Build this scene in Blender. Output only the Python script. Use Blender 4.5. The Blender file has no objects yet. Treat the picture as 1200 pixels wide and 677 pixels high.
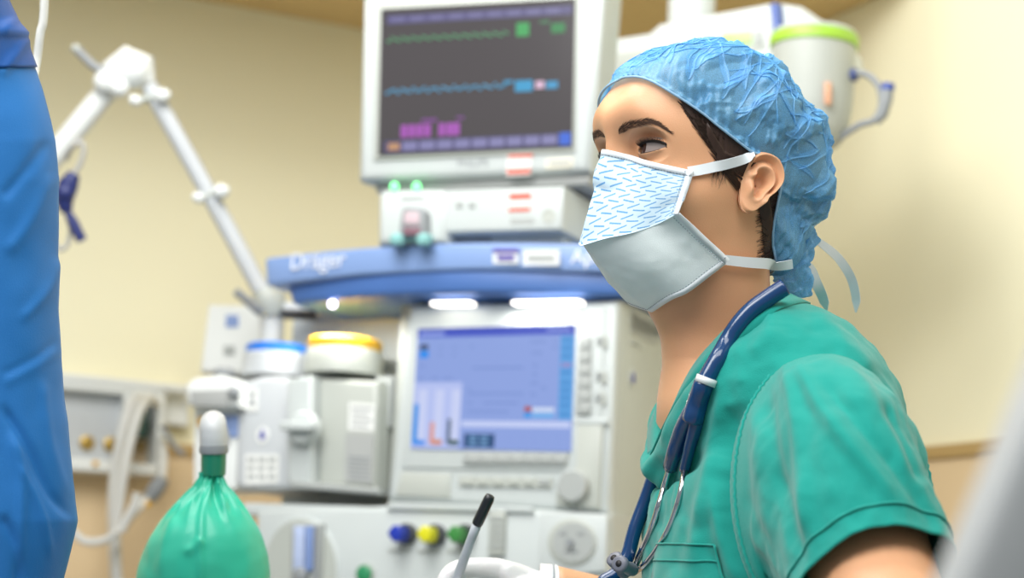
import bpy, bmesh, math, random
import numpy as np
from mathutils import Vector, Matrix
from mathutils.bvhtree import BVHTree

SC = bpy.context.scene
COL = SC.collection
random.seed(7)
RNG = np.random.default_rng(11)

# ------------------------------------------------------------------ camera
FPX, CX, CY = 2333.0, 600.0, 338.5
PITCH, ROLL = math.radians(9.7), 0.055
CAM = np.array([0.0, 0.0, 1.12])
FW = np.array([0, math.cos(PITCH), math.sin(PITCH)])
_u0 = np.array([0, -math.sin(PITCH), math.cos(PITCH)]); _r0 = np.array([1.0, 0, 0])
RIGHT = math.cos(ROLL) * _r0 + math.sin(ROLL) * _u0
UP = -math.sin(ROLL) * _r0 + math.cos(ROLL) * _u0

def P(px, py, d):
    return CAM + d * (FW + (px - CX) / FPX * RIGHT + (CY - py) / FPX * UP)
def ray(px, py):
    return FW + (px - CX) / FPX * RIGHT + (CY - py) / FPX * UP
def proj(p):
    q = np.asarray(p) - CAM; d = q @ FW
    return np.stack([CX + FPX * (q @ RIGHT) / d, CY - FPX * (q @ UP) / d], -1)
def ray_plane(px, py, p0, n):
    r = ray(px, py)
    return CAM + r * (((np.asarray(p0) - CAM) @ n) / (r @ n))

cam_data = bpy.data.cameras.new('camera')
cam = bpy.data.objects.new('camera', cam_data); COL.objects.link(cam)
cam.matrix_world = Matrix((
    (RIGHT[0], UP[0], -FW[0], CAM[0]), (RIGHT[1], UP[1], -FW[1], CAM[1]),
    (RIGHT[2], UP[2], -FW[2], CAM[2]), (0, 0, 0, 1)))
cam_data.sensor_width = 36.0
cam_data.lens = FPX / 1200.0 * 36.0
cam_data.clip_start = 0.02
cam_data.dof.use_dof = True
cam_data.dof.focus_distance = 1.64
cam_data.dof.aperture_fstop = cam_data.lens / 14.0
SC.camera = cam

# ------------------------------------------------------------------ world, lamps, exposure
SC.view_settings.view_transform = 'Standard'
SC.view_settings.look = 'None'
SC.view_settings.gamma = 1.0
SC.view_settings.use_curve_mapping = False
SC.view_settings.exposure = -0.12
world = bpy.data.worlds.new('ambient_fill'); SC.world = world  # even ambient fill, added to come in through the open sides of the room
world.use_nodes = True
bg = world.node_tree.nodes['Background']
bg.inputs['Color'].default_value = (0.93, 0.97, 1.0, 1)
bg.inputs['Strength'].default_value = 0.36

def area_lamp(name, loc, target, sx, sy, power, color=(1, 1, 1)):
    ld = bpy.data.lights.new(name, 'AREA'); ld.shape = 'RECTANGLE'
    ld.size = sx; ld.size_y = sy; ld.energy = power; ld.color = color
    o = bpy.data.objects.new(name, ld); COL.objects.link(o)
    o.location = loc
    o.rotation_euler = (Vector(target) - Vector(loc)).to_track_quat('-Z', 'Y').to_euler()
    return o
area_lamp('operating_lamp', (-1.3, 0.45, 2.75), (0.1, 1.7, 1.4), 0.9, 0.9, 27, (1.0, 1.0, 0.98))
area_lamp('left_fill', (-0.5, 1.7, 2.95), (-0.8, 2.8, 0.8), 1.2, 0.6, 24, (1.0, 1.0, 0.98))  # added light, placed to brighten the left side and the gas panel
area_lamp('room_lamp', (-0.1, 0.35, 2.95), (0.0, 3.0, 1.0), 2.0, 1.2, 46, (1.0, 1.0, 0.98))
area_lamp('right_wall_fill', (-0.5, 2.3, 2.9), (1.1, 3.5, 1.5), 0.8, 0.8, 17, (1.0, 0.99, 0.95))  # added fill aimed at the right wall, no fitting of its own
SC.cycles.use_denoising = True
SC.cycles.max_bounces = 8
SC.cycles.transparent_max_bounces = 16

# ------------------------------------------------------------------ helpers
def lin(c):
    if isinstance(c, str):
        c = [int(c[i:i + 2], 16) / 255 for i in (0, 2, 4)]
    return tuple(x / 12.92 if x <= 0.04045 else ((x + 0.055) / 1.055) ** 2.4 for x in c)

MATS = {}
def mat(name, hexc, rough=0.5, metal=0.0, var=0.03, vscale=30.0, bump=0.0, bscale=200.0, sss=0.0, spec=0.5,
        emit=None, estr=0.0, trans=0.0, coat=0.0, alpha=1.0, sheen=0.0):
    if name in MATS: return MATS[name]
    m = bpy.data.materials.new(name); m.use_nodes = True
    nt = m.node_tree; b = nt.nodes['Principled BSDF']
    c = lin(hexc)
    tc = nt.nodes.new('ShaderNodeTexCoord')
    if var > 0:
        n = nt.nodes.new('ShaderNodeTexNoise'); n.inputs['Scale'].default_value = vscale; n.inputs['Detail'].default_value = 4
        nt.links.new(tc.outputs['Object'], n.inputs['Vector'])
        mx = nt.nodes.new('ShaderNodeMix'); mx.data_type = 'RGBA'
        mx.inputs[6].default_value = (*[x * (1 - var) for x in c], 1)
        mx.inputs[7].default_value = (*[min(1, x * (1 + var)) for x in c], 1)
        nt.links.new(n.outputs['Fac'], mx.inputs[0]); nt.links.new(mx.outputs[2], b.inputs['Base Color'])
    else:
        b.inputs['Base Color'].default_value = (*c, 1)
    b.inputs['Roughness'].default_value = rough; b.inputs['Metallic'].default_value = metal
    b.inputs['Specular IOR Level'].default_value = spec
    if sss:
        b.inputs['Subsurface Weight'].default_value = sss
        b.inputs['Subsurface Radius'].default_value = (1.0, 0.35, 0.2)
        b.inputs['Subsurface Scale'].default_value = 0.006
    if trans: b.inputs['Transmission Weight'].default_value = trans
    if coat: b.inputs['Coat Weight'].default_value = coat; b.inputs['Coat Roughness'].default_value = 0.08
    if sheen: b.inputs['Sheen Weight'].default_value = sheen
    if alpha < 1: b.inputs['Alpha'].default_value = alpha
    if emit:
        b.inputs['Emission Color'].default_value = (*lin(emit), 1); b.inputs['Emission Strength'].default_value = estr
    if bump:
        n2 = nt.nodes.new('ShaderNodeTexNoise'); n2.inputs['Scale'].default_value = bscale; n2.inputs['Detail'].default_value = 3
        nt.links.new(tc.outputs['Object'], n2.inputs['Vector'])
        bp = nt.nodes.new('ShaderNodeBump'); bp.inputs['Strength'].default_value = bump; bp.inputs['Distance'].default_value = 0.002
        nt.links.new(n2.outputs['Fac'], bp.inputs['Height']); nt.links.new(bp.outputs['Normal'], b.inputs['Normal'])
    MATS[name] = m
    return m

def new_obj(name, me, parent=None, mats=()):
    o = bpy.data.objects.new(name, me); COL.objects.link(o)
    for m in (mats if isinstance(mats, (list, tuple)) else [mats]): me.materials.append(m)
    if parent is not None: o.parent = parent
    return o
def mesh_obj(name, V, F, mats, parent=None, smooth=True, fmat=None, angle=None):
    me = bpy.data.meshes.new(name)
    me.from_pydata([tuple(map(float, v)) for v in V], [], [tuple(map(int, f)) for f in F])
    me.validate(); me.update()
    if smooth: me.polygons.foreach_set('use_smooth', [True] * len(me.polygons))
    if angle is not None:
        try: me.set_sharp_from_angle(angle=math.radians(angle))
        except Exception: pass
    o = new_obj(name, me, parent, mats)
    if fmat is not None: me.polygons.foreach_set('material_index', [int(i) for i in fmat])
    me.update()
    return o
def tag(o, label=None, cat=None, group=None, kind=None):
    if label: o['label'] = label
    if cat: o['category'] = cat
    if group: o['group'] = group
    if kind: o['kind'] = kind
    return o
def thing(name, label, cat, M=None, group=None):
    o = bpy.data.objects.new(name, None); COL.objects.link(o)
    o.empty_display_size = 0.05
    if M is not None: o.matrix_world = M
    return tag(o, label, cat, group)

class MB:
    """collects shapes into one bmesh, in the local space of a thing"""
    def __init__(s): s.b = bmesh.new()
    def box(s, x0, x1, y0, y1, z0, z1, bev=0.0, seg=2, M=None):
        t = bmesh.new()
        vs = [t.verts.new((x, y, z)) for x in (x0, x1) for y in (y0, y1) for z in (z0, z1)]
        for f in ((0, 1, 3, 2), (4, 6, 7, 5), (0, 4, 5, 1), (2, 3, 7, 6), (0, 2, 6, 4), (1, 5, 7, 3)):
            t.faces.new([vs[i] for i in f])
        bmesh.ops.recalc_face_normals(t, faces=t.faces)
        if bev > 0: bmesh.ops.bevel(t, geom=list(t.edges), offset=bev, segments=seg, profile=0.5, affect='EDGES')
        s._merge(t, M); return s
    def prism(s, pts, y0, y1, bev=0.0, seg=2, M=None):
        """polygon in x,z extruded from y0 (front) to y1 (back)"""
        t = bmesh.new()
        a = [t.verts.new((p[0], y0, p[1])) for p in pts]; b = [t.verts.new((p[0], y1, p[1])) for p in pts]
        n = len(pts)
        t.faces.new(a); t.faces.new(b[::-1])
        for i in range(n): t.faces.new((a[i], b[i], b[(i + 1) % n], a[(i + 1) % n]))
        bmesh.ops.recalc_face_normals(t, faces=t.faces)
        if bev > 0:
            fe = [e for e in t.edges if all(abs(v.co.y - y0) < 1e-7 for v in e.verts)]
            bmesh.ops.bevel(t, geom=fe, offset=bev, segments=seg, profile=0.5, affect='EDGES')
        s._merge(t, M); return s
    def tube(s, pts, r, n=16, cap=True, M=None, dome=False):
        V, F = tube_geo(pts, r, n, cap)
        t = bmesh.new(); vs = [t.verts.new(tuple(v)) for v in V]
        for f in F: t.faces.new([vs[i] for i in f])
        s._merge(t, M); return s
    def lathe(s, prof, n=32, axis='z', o=(0, 0, 0), M=None):
        """profile of (radius, height)"""
        t = bmesh.new(); rings = []
        for r, h in prof:
            ring = []
            for k in range(n):
                a = 2 * math.pi * k / n; c, q = r * math.cos(a), r * math.sin(a)
                p = {'z': (c, q, h), 'y': (c, h, q), 'x': (h, c, q)}[axis]
                ring.append(t.verts.new((p[0] + o[0], p[1] + o[1], p[2] + o[2])))
            rings.append(ring)
        for i in range(len(rings) - 1):
            for k in range(n): t.faces.new((rings[i][k], rings[i][(k + 1) % n], rings[i + 1][(k + 1) % n], rings[i + 1][k]))
        t.faces.new(rings[0][::-1]); t.faces.new(rings[-1])
        bmesh.ops.recalc_face_normals(t, faces=t.faces)
        s._merge(t, M); return s
    def sphere(s, c, r, sc=(1, 1, 1), n=20, M=None):
        t = bmesh.new(); bmesh.ops.create_uvsphere(t, u_segments=n, v_segments=n // 2 + 2, radius=r)
        for v in t.verts: v.co = Vector((v.co.x * sc[0] + c[0], v.co.y * sc[1] + c[1], v.co.z * sc[2] + c[2]))
        s._merge(t, M); return s
    def quad(s, pts):
        vs = [s.b.verts.new(tuple(p)) for p in pts]; s.b.faces.new(vs); return s
    def _merge(s, t, M):
        if M is not None: bmesh.ops.transform(t, matrix=M, verts=t.verts)
        me = bpy.data.meshes.new('tmp'); t.to_mesh(me); t.free(); s.b.from_mesh(me); bpy.data.meshes.remove(me)
    def build(s, name, m, parent=None, angle=35, label=None):
        me = bpy.data.meshes.new(name); s.b.to_mesh(me); s.b.free()
        me.polygons.foreach_set('use_smooth', [True] * len(me.polygons))
        me.set_sharp_from_angle(angle=math.radians(angle))
        o = new_obj(name, me, parent, m)
        if label: o['label'] = label
        return o

def catmull(pts, n=8):
    p = np.asarray(pts, float)
    p = np.vstack([2 * p[0] - p[1], p, 2 * p[-1] - p[-2]])
    out = []
    for i in range(1, len(p) - 2):
        for t in np.linspace(0, 1, n, endpoint=False):
            a, b, c, d = p[i - 1:i + 3]
            out.append(0.5 * (2 * b + (c - a) * t + (2 * a - 5 * b + 4 * c - d) * t * t + (3 * b - a - 3 * c + d) * t ** 3))
    out.append(p[-2]); return np.array(out)
def unit(v):
    v = np.asarray(v, float); return v / (np.linalg.norm(v, axis=-1, keepdims=True) + 1e-12)
def tube_geo(pts, r, n=16, cap=True, flat=None):
    p = np.asarray(pts, float); m = len(p)
    r = np.full(m, r) if np.isscalar(r) else np.asarray(r, float)
    T = unit(np.gradient(p, axis=0))
    a = np.array([0, 0, 1.0]) if abs(T[0][2]) < 0.9 else np.array([1.0, 0, 0])
    N = unit(np.cross(T[0], a)); V = []
    for i in range(m):
        N = unit(N - T[i] * (N @ T[i])); B = np.cross(T[i], N)
        for k in range(n):
            t = 2 * math.pi * k / n
            V.append(p[i] + r[i] * (math.cos(t) * N + math.sin(t) * B))
    F = [(i * n + k, i * n + (k + 1) % n, (i + 1) * n + (k + 1) % n, (i + 1) * n + k) for i in range(m - 1) for k in range(n)]
    if cap: F += [tuple(range(n))[::-1], tuple((m - 1) * n + k for k in range(n))]
    return V, F
def ribbon_geo(pts, nrm, w, th=0.0008):
    """flat strip with thickness: path, per-point normals, width"""
    p = np.asarray(pts, float); N = unit(np.asarray(nrm, float)); m = len(p)
    w = np.full(m, w) if np.isscalar(w) else np.asarray(w)
    T = unit(np.gradient(p, axis=0)); S = unit(np.cross(T, N)); V = []
    for i in range(m):
        V += [p[i] + S[i] * w[i] / 2 + N[i] * th / 2, p[i] - S[i] * w[i] / 2 + N[i] * th / 2,
              p[i] - S[i] * w[i] / 2 - N[i] * th / 2, p[i] + S[i] * w[i] / 2 - N[i] * th / 2]
    F = [(4 * i + k, 4 * i + (k + 1) % 4, 4 * i + 4 + (k + 1) % 4, 4 * i + 4 + k) for i in range(m - 1) for k in range(4)]
    F += [(3, 2, 1, 0), tuple(4 * (m - 1) + k for k in range(4))]
    return V, F
class Geo:
    """plain vertex / face collector with a material index per face"""
    def __init__(s): s.V = []; s.F = []; s.M = []
    def add(s, V, F, mi=0):
        o = len(s.V); s.V += [tuple(v) for v in V]; s.F += [tuple(i + o for i in f) for f in F]; s.M += [mi] * len(F); return s
    def build(s, name, mats, parent=None, angle=None): return mesh_obj(name, s.V, s.F, mats, parent, True, s.M, angle)
def grid_faces(nr, nc, wrap=False, off=0, flip=False):
    F = []
    for i in range(nr - 1):
        for k in range(nc if wrap else nc - 1):
            k2 = (k + 1) % nc
            q = (off + i * nc + k, off + i * nc + k2, off + (i + 1) * nc + k2, off + (i + 1) * nc + k)
            F.append(q[::-1] if flip else q)
    return F
class RBF:
    """smooth interpolation over 3D points"""
    def __init__(s, X, y, lam=1e-4):
        s.X = np.asarray(X, float); y = np.asarray(y, float); n = len(s.X)
        K = s.k(s.X, s.X) + lam * np.eye(n); Q = np.hstack([np.ones((n, 1)), s.X])
        A = np.block([[K, Q], [Q.T, np.zeros((4, 4))]])
        s.w = np.linalg.solve(A, np.concatenate([y, np.zeros(4)]))
    def k(s, a, b):
        d = np.linalg.norm(a[:, None] - b[None], axis=-1); return d ** 3
    def __call__(s, Z):
        Z = np.asarray(Z, float); out = []
        for i in range(0, len(Z), 20000):
            z = Z[i:i + 20000]; out.append(s.k(z, s.X) @ s.w[:-4] + np.hstack([np.ones((len(z), 1)), z]) @ s.w[-4:])
        return np.concatenate(out)
_perm = RNG.permutation(256); _perm = np.concatenate([_perm, _perm])
_grad = unit(RNG.normal(size=(256, 3)))
def perlin(p):
    p = np.asarray(p, float); i = np.floor(p).astype(int); f = p - i; u = f * f * f * (f * (f * 6 - 15) + 10); i &= 255
    def g(dx, dy, dz):
        h = _perm[_perm[_perm[(i[:, 0] + dx) & 255] + ((i[:, 1] + dy) & 255)] + ((i[:, 2] + dz) & 255)] & 255
        return np.einsum('ij,ij->i', _grad[h], f - np.array([dx, dy, dz]))
    def L(a, b, t): return a + t * (b - a)
    x = [[L(g(0, y, z), g(1, y, z), u[:, 0]) for z in (0, 1)] for y in (0, 1)]
    return 1.6 * L(L(x[0][0], x[1][0], u[:, 1]), L(x[0][1], x[1][1], u[:, 1]), u[:, 2])
def fbm(p, o=4):
    s = 0; a = 1.0
    for k in range(o): s = s + a * perlin(np.asarray(p) * 2 ** k + 17.3 * k); a *= 0.5
    return s
def smooth01(x, a, b):
    t = np.clip((x - a) / (b - a), 0, 1); return t * t * (3 - 2 * t)
def grid_normals(Vg):
    """normals of an (r,c,3) grid"""
    du = np.gradient(Vg, axis=0); dv = np.gradient(Vg, axis=1); return unit(np.cross(du, dv))
def seg_dist(q, poly):
    """distance of 2D points to a polyline and the run along it 0..1"""
    poly = np.asarray(poly, float); best = np.full(len(q), 1e9); run = np.zeros(len(q))
    L = np.linalg.norm(np.diff(poly, axis=0), axis=1); tot = L.sum(); acc = 0
    for i in range(len(poly) - 1):
        a, b = poly[i], poly[i + 1]; t = np.clip(((q - a) @ (b - a)) / (L[i] ** 2 + 1e-9), 0, 1)
        d = np.linalg.norm(q - (a + t[:, None] * (b - a)), axis=1); m = d < best
        best[m] = d[m]; run[m] = (acc + t[m] * L[i]) / tot; acc += L[i]
    return best, run

class Frame:
    """an upright (or leaning) local frame: x right, y away, z up"""
    def __init__(s, o, yaw, lean=0.0):
        c, q = math.cos(yaw), math.sin(yaw)
        X = np.array([c, q, 0]); Y = np.array([-q, c, 0]); Z = np.array([0, 0, 1.0])
        if lean: Y, Z = Y * math.cos(lean) - Z * math.sin(lean), Z * math.cos(lean) + Y * math.sin(lean)
        s.o = np.asarray(o, float); s.A = np.stack([X, Y, Z])
    @property
    def M(s):
        m = Matrix.Identity(4)
        for i in range(3):
            for j in range(3): m[i][j] = s.A[j][i]
            m[i][3] = s.o[i]
        return m
    def loc(s, p): return (np.asarray(p) - s.o) @ s.A.T
    def wor(s, p): return s.o + np.asarray(p) @ s.A
    def uv(s, px, py, y=0.0):
        q = s.loc(ray_plane(px, py, s.o + s.A[1] * y, s.A[1])); return q[0], q[2]
    def poly(s, pts, y=0.0): return [s.uv(px, py, y) for px, py in pts]
    def at(s, px, py, y=0.0):
        u, v = s.uv(px, py, y); return np.array([u, y, v])

def text_mesh(body, size):
    c = bpy.data.curves.new('t', 'FONT'); c.body = body; c.size = size; c.align_x = 'LEFT'; c.align_y = 'CENTER'; c.extrude = size * 0.02
    o = bpy.data.objects.new('t', c); COL.objects.link(o)
    dg = bpy.context.evaluated_depsgraph_get(); me = bpy.data.meshes.new_from_object(o.evaluated_get(dg))
    bpy.data.objects.remove(o); bpy.data.curves.remove(c); return me
def lettering(body, size, M, m, parent, name='lettering', label=None):
    """raised letters standing in the x,z plane of M"""
    me = text_mesh(body, size)
    me.transform(M @ Matrix.Rotation(math.pi / 2, 4, 'X')); me.name = name
    me.materials.clear()
    o = new_obj(name, me, parent, m)
    if label: o['label'] = label
    return o
def outn(g):
    n = grid_normals(g); c = g.mean((0, 1)); 
    return n if np.einsum('ijk,ijk->', n, g - c) > 0 else -n
def shell(name, g, m, parent=None, wrap=True, th=0.0012, m2=None):
    n, c = g.shape[:2]; nr = outn(g); V = np.concatenate([g.reshape(-1, 3), (g - nr * th).reshape(-1, 3)]); o = n * c
    a = grid_faces(n, c, wrap); b = grid_faces(n, c, wrap, off=o, flip=True); e = []
    for k in range(c if wrap else c - 1):
        k2 = (k + 1) % c; e += [(k2, k, o + k, o + k2), ((n - 1) * c + k, (n - 1) * c + k2, o + (n - 1) * c + k2, o + (n - 1) * c + k)]
    if not wrap:
        for i in range(n - 1): e += [(i * c, (i + 1) * c, o + (i + 1) * c, o + i * c), ((i + 1) * c + c - 1, i * c + c - 1, o + i * c + c - 1, o + (i + 1) * c + c - 1)]
    gn = np.cross(g[1, 0] - g[0, 0], g[0, 1] - g[0, 0])
    ob = mesh_obj(name, V, a + b + e, [m] + ([m2] if m2 else []), None, True, [0] * len(a) + [1 if m2 else 0] * len(b) + [0] * len(e))
    bm = bmesh.new(); bm.from_mesh(ob.data); bmesh.ops.recalc_face_normals(bm, faces=bm.faces); bm.to_mesh(ob.data); bm.free()
    if parent is not None: ob.parent = parent
    return ob

# ================================================================== the room
M_wall = mat('wall_cream', 'f6f1d2', 0.75, var=0.02, vscale=2, bump=0.03, bscale=300)
M_dado = mat('wall_tan', 'e2c8a0', 0.7, var=0.04, vscale=3)
M_rail = mat('rail_tan', 'b99a63', 0.6)
M_ceil = mat('ceiling_tan', 'e2c48c', 0.8, var=0.02)
M_floor = mat('floor_vinyl', '9aa3a8', 0.35, var=0.08, vscale=8)
CORNER = P(905, 380, 4.62) * np.array([1, 1, 0]); a1, a2 = math.radians(24), math.radians(66)
WD1 = np.array([-math.cos(a1), -math.sin(a1), 0]); WD2 = np.array([math.cos(a2), -math.sin(a2), 0])     # along the left and the right wall, away from the corner
N1 = np.array([math.sin(a1), -math.cos(a1), 0]); N2 = np.array([-math.sin(a2), -math.cos(a2), 0])        # into the room
CORNER = ray_plane(785, 380, CORNER, N1) * np.array([1, 1, 0])
def on_wall(px, py, w):
    return ray_plane(px, py, CORNER, N1 if w == 1 else N2)
ZC = float(on_wall(300, 12, 1)[2]); ZR = float(on_wall(1130, 528, 2)[2]); ZL = float(on_wall(203, 527, 1)[2])
print('ceiling', ZC, 'rail', ZR)
def wall(name, wd, nrm, length, z0, z1, m, off=0.0, th=0.12, kind='structure'):
    a, b = CORNER - wd * 0.12 + nrm * off, CORNER + wd * length + nrm * off; g = Geo(); V = []
    for p in (a, b):
        for z in (z0, z1): V += [p + [0, 0, z], p - nrm * th + [0, 0, z]]
    F = [(0, 2, 6, 4), (1, 5, 7, 3), (0, 1, 3, 2), (4, 6, 7, 5), (2, 3, 7, 6), (0, 4, 5, 1)]
    o = mesh_obj(name, V, F, m, smooth=False); tag(o, kind=kind); return o
ZTOP = 3.1
wall('wall_left', WD1, N1, 3.6, 0, ZTOP, M_wall); wall('wall_right', WD2, N2, 4.2, 0, ZTOP, M_wall)
wall('trim_1', WD1, N1, 3.6, 0.10, ZL, M_dado, 0.006, 0.006); wall('trim_2', WD2, N2, 4.2, 0.10, ZR, M_dado, 0.006, 0.006)
wall('trim_3', WD1, N1, 3.6, ZL - 0.01, ZL + 0.012, M_rail, 0.014, 0.014); wall('trim_4', WD2, N2, 4.2, ZR - 0.01, ZR + 0.012, M_rail, 0.014, 0.014)
wall('baseboard_left', WD1, N1, 3.6, 0, 0.10, M_floor, 0.012, 0.012); wall('baseboard_right', WD2, N2, 4.2, 0, 0.10, M_floor, 0.012, 0.012)
g = MB().box(-4.5, 3.6, -1.5, 5.6, -0.1, 0.0); tag(g.build('floor', M_floor), kind='structure')
# dropped ceiling along the left wall
g = Geo(); sof = 0.95
p = [CORNER - WD1 * .1, CORNER + WD1 * 3.6, CORNER + WD1 * 3.6 + N1 * sof, CORNER - WD1 * .1 + N1 * sof]
V = [q + [0, 0, z] for z in (ZC, ZTOP) for q in p]; F = [(0, 1, 2, 3), (4, 7, 6, 5), (0, 4, 5, 1), (1, 5, 6, 2), (2, 6, 7, 3), (3, 7, 4, 0)]
o = mesh_obj('ceiling', V, F, M_ceil, smooth=False); tag(o, kind='structure')

# ================================================================== the anaesthesia machine
M_white = mat('equipment_white', 'c5cbca', 0.4, var=0.015)
M_pale = mat('equipment_pale', 'b5b9b2', 0.45, var=0.02)
M_grey = mat('equipment_grey', 'a9adab', 0.45, var=0.02)
M_bright = mat('bright_white', 'e9ecea', 0.4, var=0.015); M_plate = mat('plate_grey', 'c4c8cb', 0.45)
M_mid = mat('grey_plastic', '8f9396', 0.45)
M_dark = mat('dark_plastic', '3a3d42', 0.45)
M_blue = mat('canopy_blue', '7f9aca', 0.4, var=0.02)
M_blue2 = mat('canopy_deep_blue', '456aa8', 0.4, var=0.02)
M_letter = mat('white_letters', 'e6ebf5', 0.5, var=0)
M_lamp = mat('lamp_glow', 'ffffff', 0.4, var=0, emit='fff8ec', estr=4.5)
M_led = mat('led_white', 'ffffff', 0.4, var=0, emit='e8e2ff', estr=7.0)
M_ledg = mat('led_green', '9dffb0', 0.4, var=0, emit='58f08a', estr=2.2)
M_tan = mat('tan_board', 'c9a878', 0.6)
MY = -math.radians(24)
FM = Frame(P(575, 450, 3.0), MY)                                     # upright frame in the front plane of the machine
FP = Frame(P(575, 450, 3.0), MY, lean=math.radians(5))
base = FM.loc(np.array([FM.o[0], FM.o[1], 0.0]))
mach = thing('anesthesia_machine', 'white anesthesia machine with blue canopy and lit display behind the woman', 'anesthesia machine', FM.M)
def pc(fr, pts, y=0.0): return fr.poly(pts, y)

# canopy: blue hood bowed towards the room
def bowed(pts_top, pts_bot, y0, bow, depth, n=26, x_out=0.0):
    """a band whose front bulges: pixel points along top and bottom edges"""
    def line(pts):
        q = np.array([FM.uv(px, py, y0) for px, py in pts]); x = np.linspace(q[0, 0], q[-1, 0], n); return x, np.interp(x, q[:, 0], q[:, 1])
    xt, zt = line(pts_top); xb, zb = line(pts_bot); t = np.linspace(-1, 1, n); yb = y0 - bow * (1 - t ** 2)
    V = []; 
    for i in range(n): V += [(xt[i], yb[i], zt[i]), (xb[i], yb[i], zb[i]), (xb[i], y0 + depth, zb[i]), (xt[i], y0 + depth, zt[i])]
    F = [(4 * i + k, 4 * i + 4 + k, 4 * i + 4 + (k + 1) % 4, 4 * i + (k + 1) % 4) for i in range(n - 1) for k in range(4)]
    F += [(0, 1, 2, 3), tuple(4 * (n - 1) + k for k in (3, 2, 1, 0))]
    return V, F
def closed(name, V, F, m, parent, bev=0.0, angle=35):
    o = mesh_obj(name, V, F, m, parent, True)
    bm = bmesh.new(); bm.from_mesh(o.data); bmesh.ops.recalc_face_normals(bm, faces=bm.faces)
    if bev:
        es = [e for e in bm.edges if len(e.link_faces) == 2 and e.calc_face_angle(0) > 0.6]; bmesh.ops.bevel(bm, geom=es, offset=bev, segments=3, profile=0.5, affect='EDGES')
    bm.to_mesh(o.data); bm.free(); o.data.polygons.foreach_set('use_smooth', [True] * len(o.data.polygons)); o.data.set_sharp_from_angle(angle=math.radians(angle)); return o
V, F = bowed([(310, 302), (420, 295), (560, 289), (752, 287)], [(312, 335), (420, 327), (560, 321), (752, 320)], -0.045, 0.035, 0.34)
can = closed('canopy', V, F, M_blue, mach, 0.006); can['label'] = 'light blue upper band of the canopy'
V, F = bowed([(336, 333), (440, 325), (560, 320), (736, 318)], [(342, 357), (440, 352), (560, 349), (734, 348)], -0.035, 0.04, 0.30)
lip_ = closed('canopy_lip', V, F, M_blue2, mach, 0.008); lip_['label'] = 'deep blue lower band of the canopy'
yb = -0.114
g = MB()
for x0, x1, y in ((505, 552, 351), (600, 680, 350)):
    u0, v = FM.uv(x0, y, -0.06); u1, _ = FM.uv(x1, y, -0.06); g.box(u0, u1, -0.062, -0.040, v - 0.008, v - 0.003, 0.002)
g.build('work_light', M_lamp, mach)
u, v = FM.uv(388, 354, -0.06); MB().sphere((u, -0.055, v - 0.002), 0.006).build('indicator_light', M_led, mach)
for x_ in (395, 640):                                                # the canopy's own lamps shine down on the bay and the display
    u, v = FM.uv(x_, 353, -0.02); lo = area_lamp('canopy_lamp', FM.wor((u, -0.02 if x_ < 500 else -0.055, v - 0.02)), FM.wor((u, 0.04, v - 0.6)), 0.10, 0.03, 0.6 if x_ < 500 else 0.10, (1.0, 0.97, 0.9))
# lettering on the canopy
def face_text(body, px, py, size, m, parent, yoff, name='lettering', label=None, slope=0.0, fr=None):
    f_ = fr or FM; u, v = f_.uv(px, py, yoff)
    M = Matrix.Translation((u, yoff, v)) @ Matrix.Rotation(slope, 4, 'Y')
    return lettering(body, size, M, m, parent, name, label)
def bow_y(px, py, y0=-0.045, bow=0.035, x0=310, x1=752):
    a = FM.uv(x0, 300, y0)[0]; b = FM.uv(x1, 290, y0)[0]; u = FM.uv(px, py, y0)[0]; t = (u - a) / (b - a) * 2 - 1; return y0 - bow * (1 - t * t)
o = face_text('Dräger', 338, 307, 0.037, M_letter, mach, bow_y(360, 308) - 0.003); o.rotation_euler = (0, 0, 0)
def bend(o, y0=-0.045, bow=0.035, x0=310, x1=752, off=0.0022):
    a = FM.uv(x0, 300, y0)[0]; b = FM.uv(x1, 290, y0)[0]; ys = [v.co.y for v in o.data.vertices]; ym = min(ys)
    for v in o.data.vertices:
        t = (v.co.x - a) / (b - a) * 2 - 1; v.co.y = y0 - bow * (1 - t * t) - off + (v.co.y - ym)
bend(o)
o = face_text('Apollo', 670, 302, 0.030, M_letter, mach, bow_y(700, 302) - 0.003); bend(o)
M_violet = mat('violet_tag', '5a4a9e', 0.5); M_tagw = mat('tag_white', 'dcdfe0', 0.5)
def sticker(parent, px0, py0, px1, py1, yoff, m, name='sticker', label=None, th=0.0015, fr=None):
    f_ = fr or FM; q = [f_.uv(px0, py0, yoff), f_.uv(px1, py0, yoff), f_.uv(px1, py1, yoff), f_.uv(px0, py1, yoff)]
    o = MB().prism(q, yoff - th, yoff).build(name, m, parent)
    if label: o['label'] = label
    return o
yy_ = bow_y(593, 300)
s_ = sticker(mach, 578, 291, 608, 309, yy_ - .0005, M_tagw, label='white tag with a violet band'); sticker(s_, 578, 291, 608, 296, yy_ - .002, M_violet, 'tag_band'); sticker(s_, 583, 299, 603, 305, yy_ - .002, M_violet, 'tag_print')
yy_ = bow_y(634, 302)
s_ = sticker(mach, 613, 293, 656, 311, yy_ - .0005, M_tagw, label='cream oblong tag'); sticker(s_, 619, 299, 650, 305, yy_ - .002, M_grey, 'tag_print')

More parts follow.
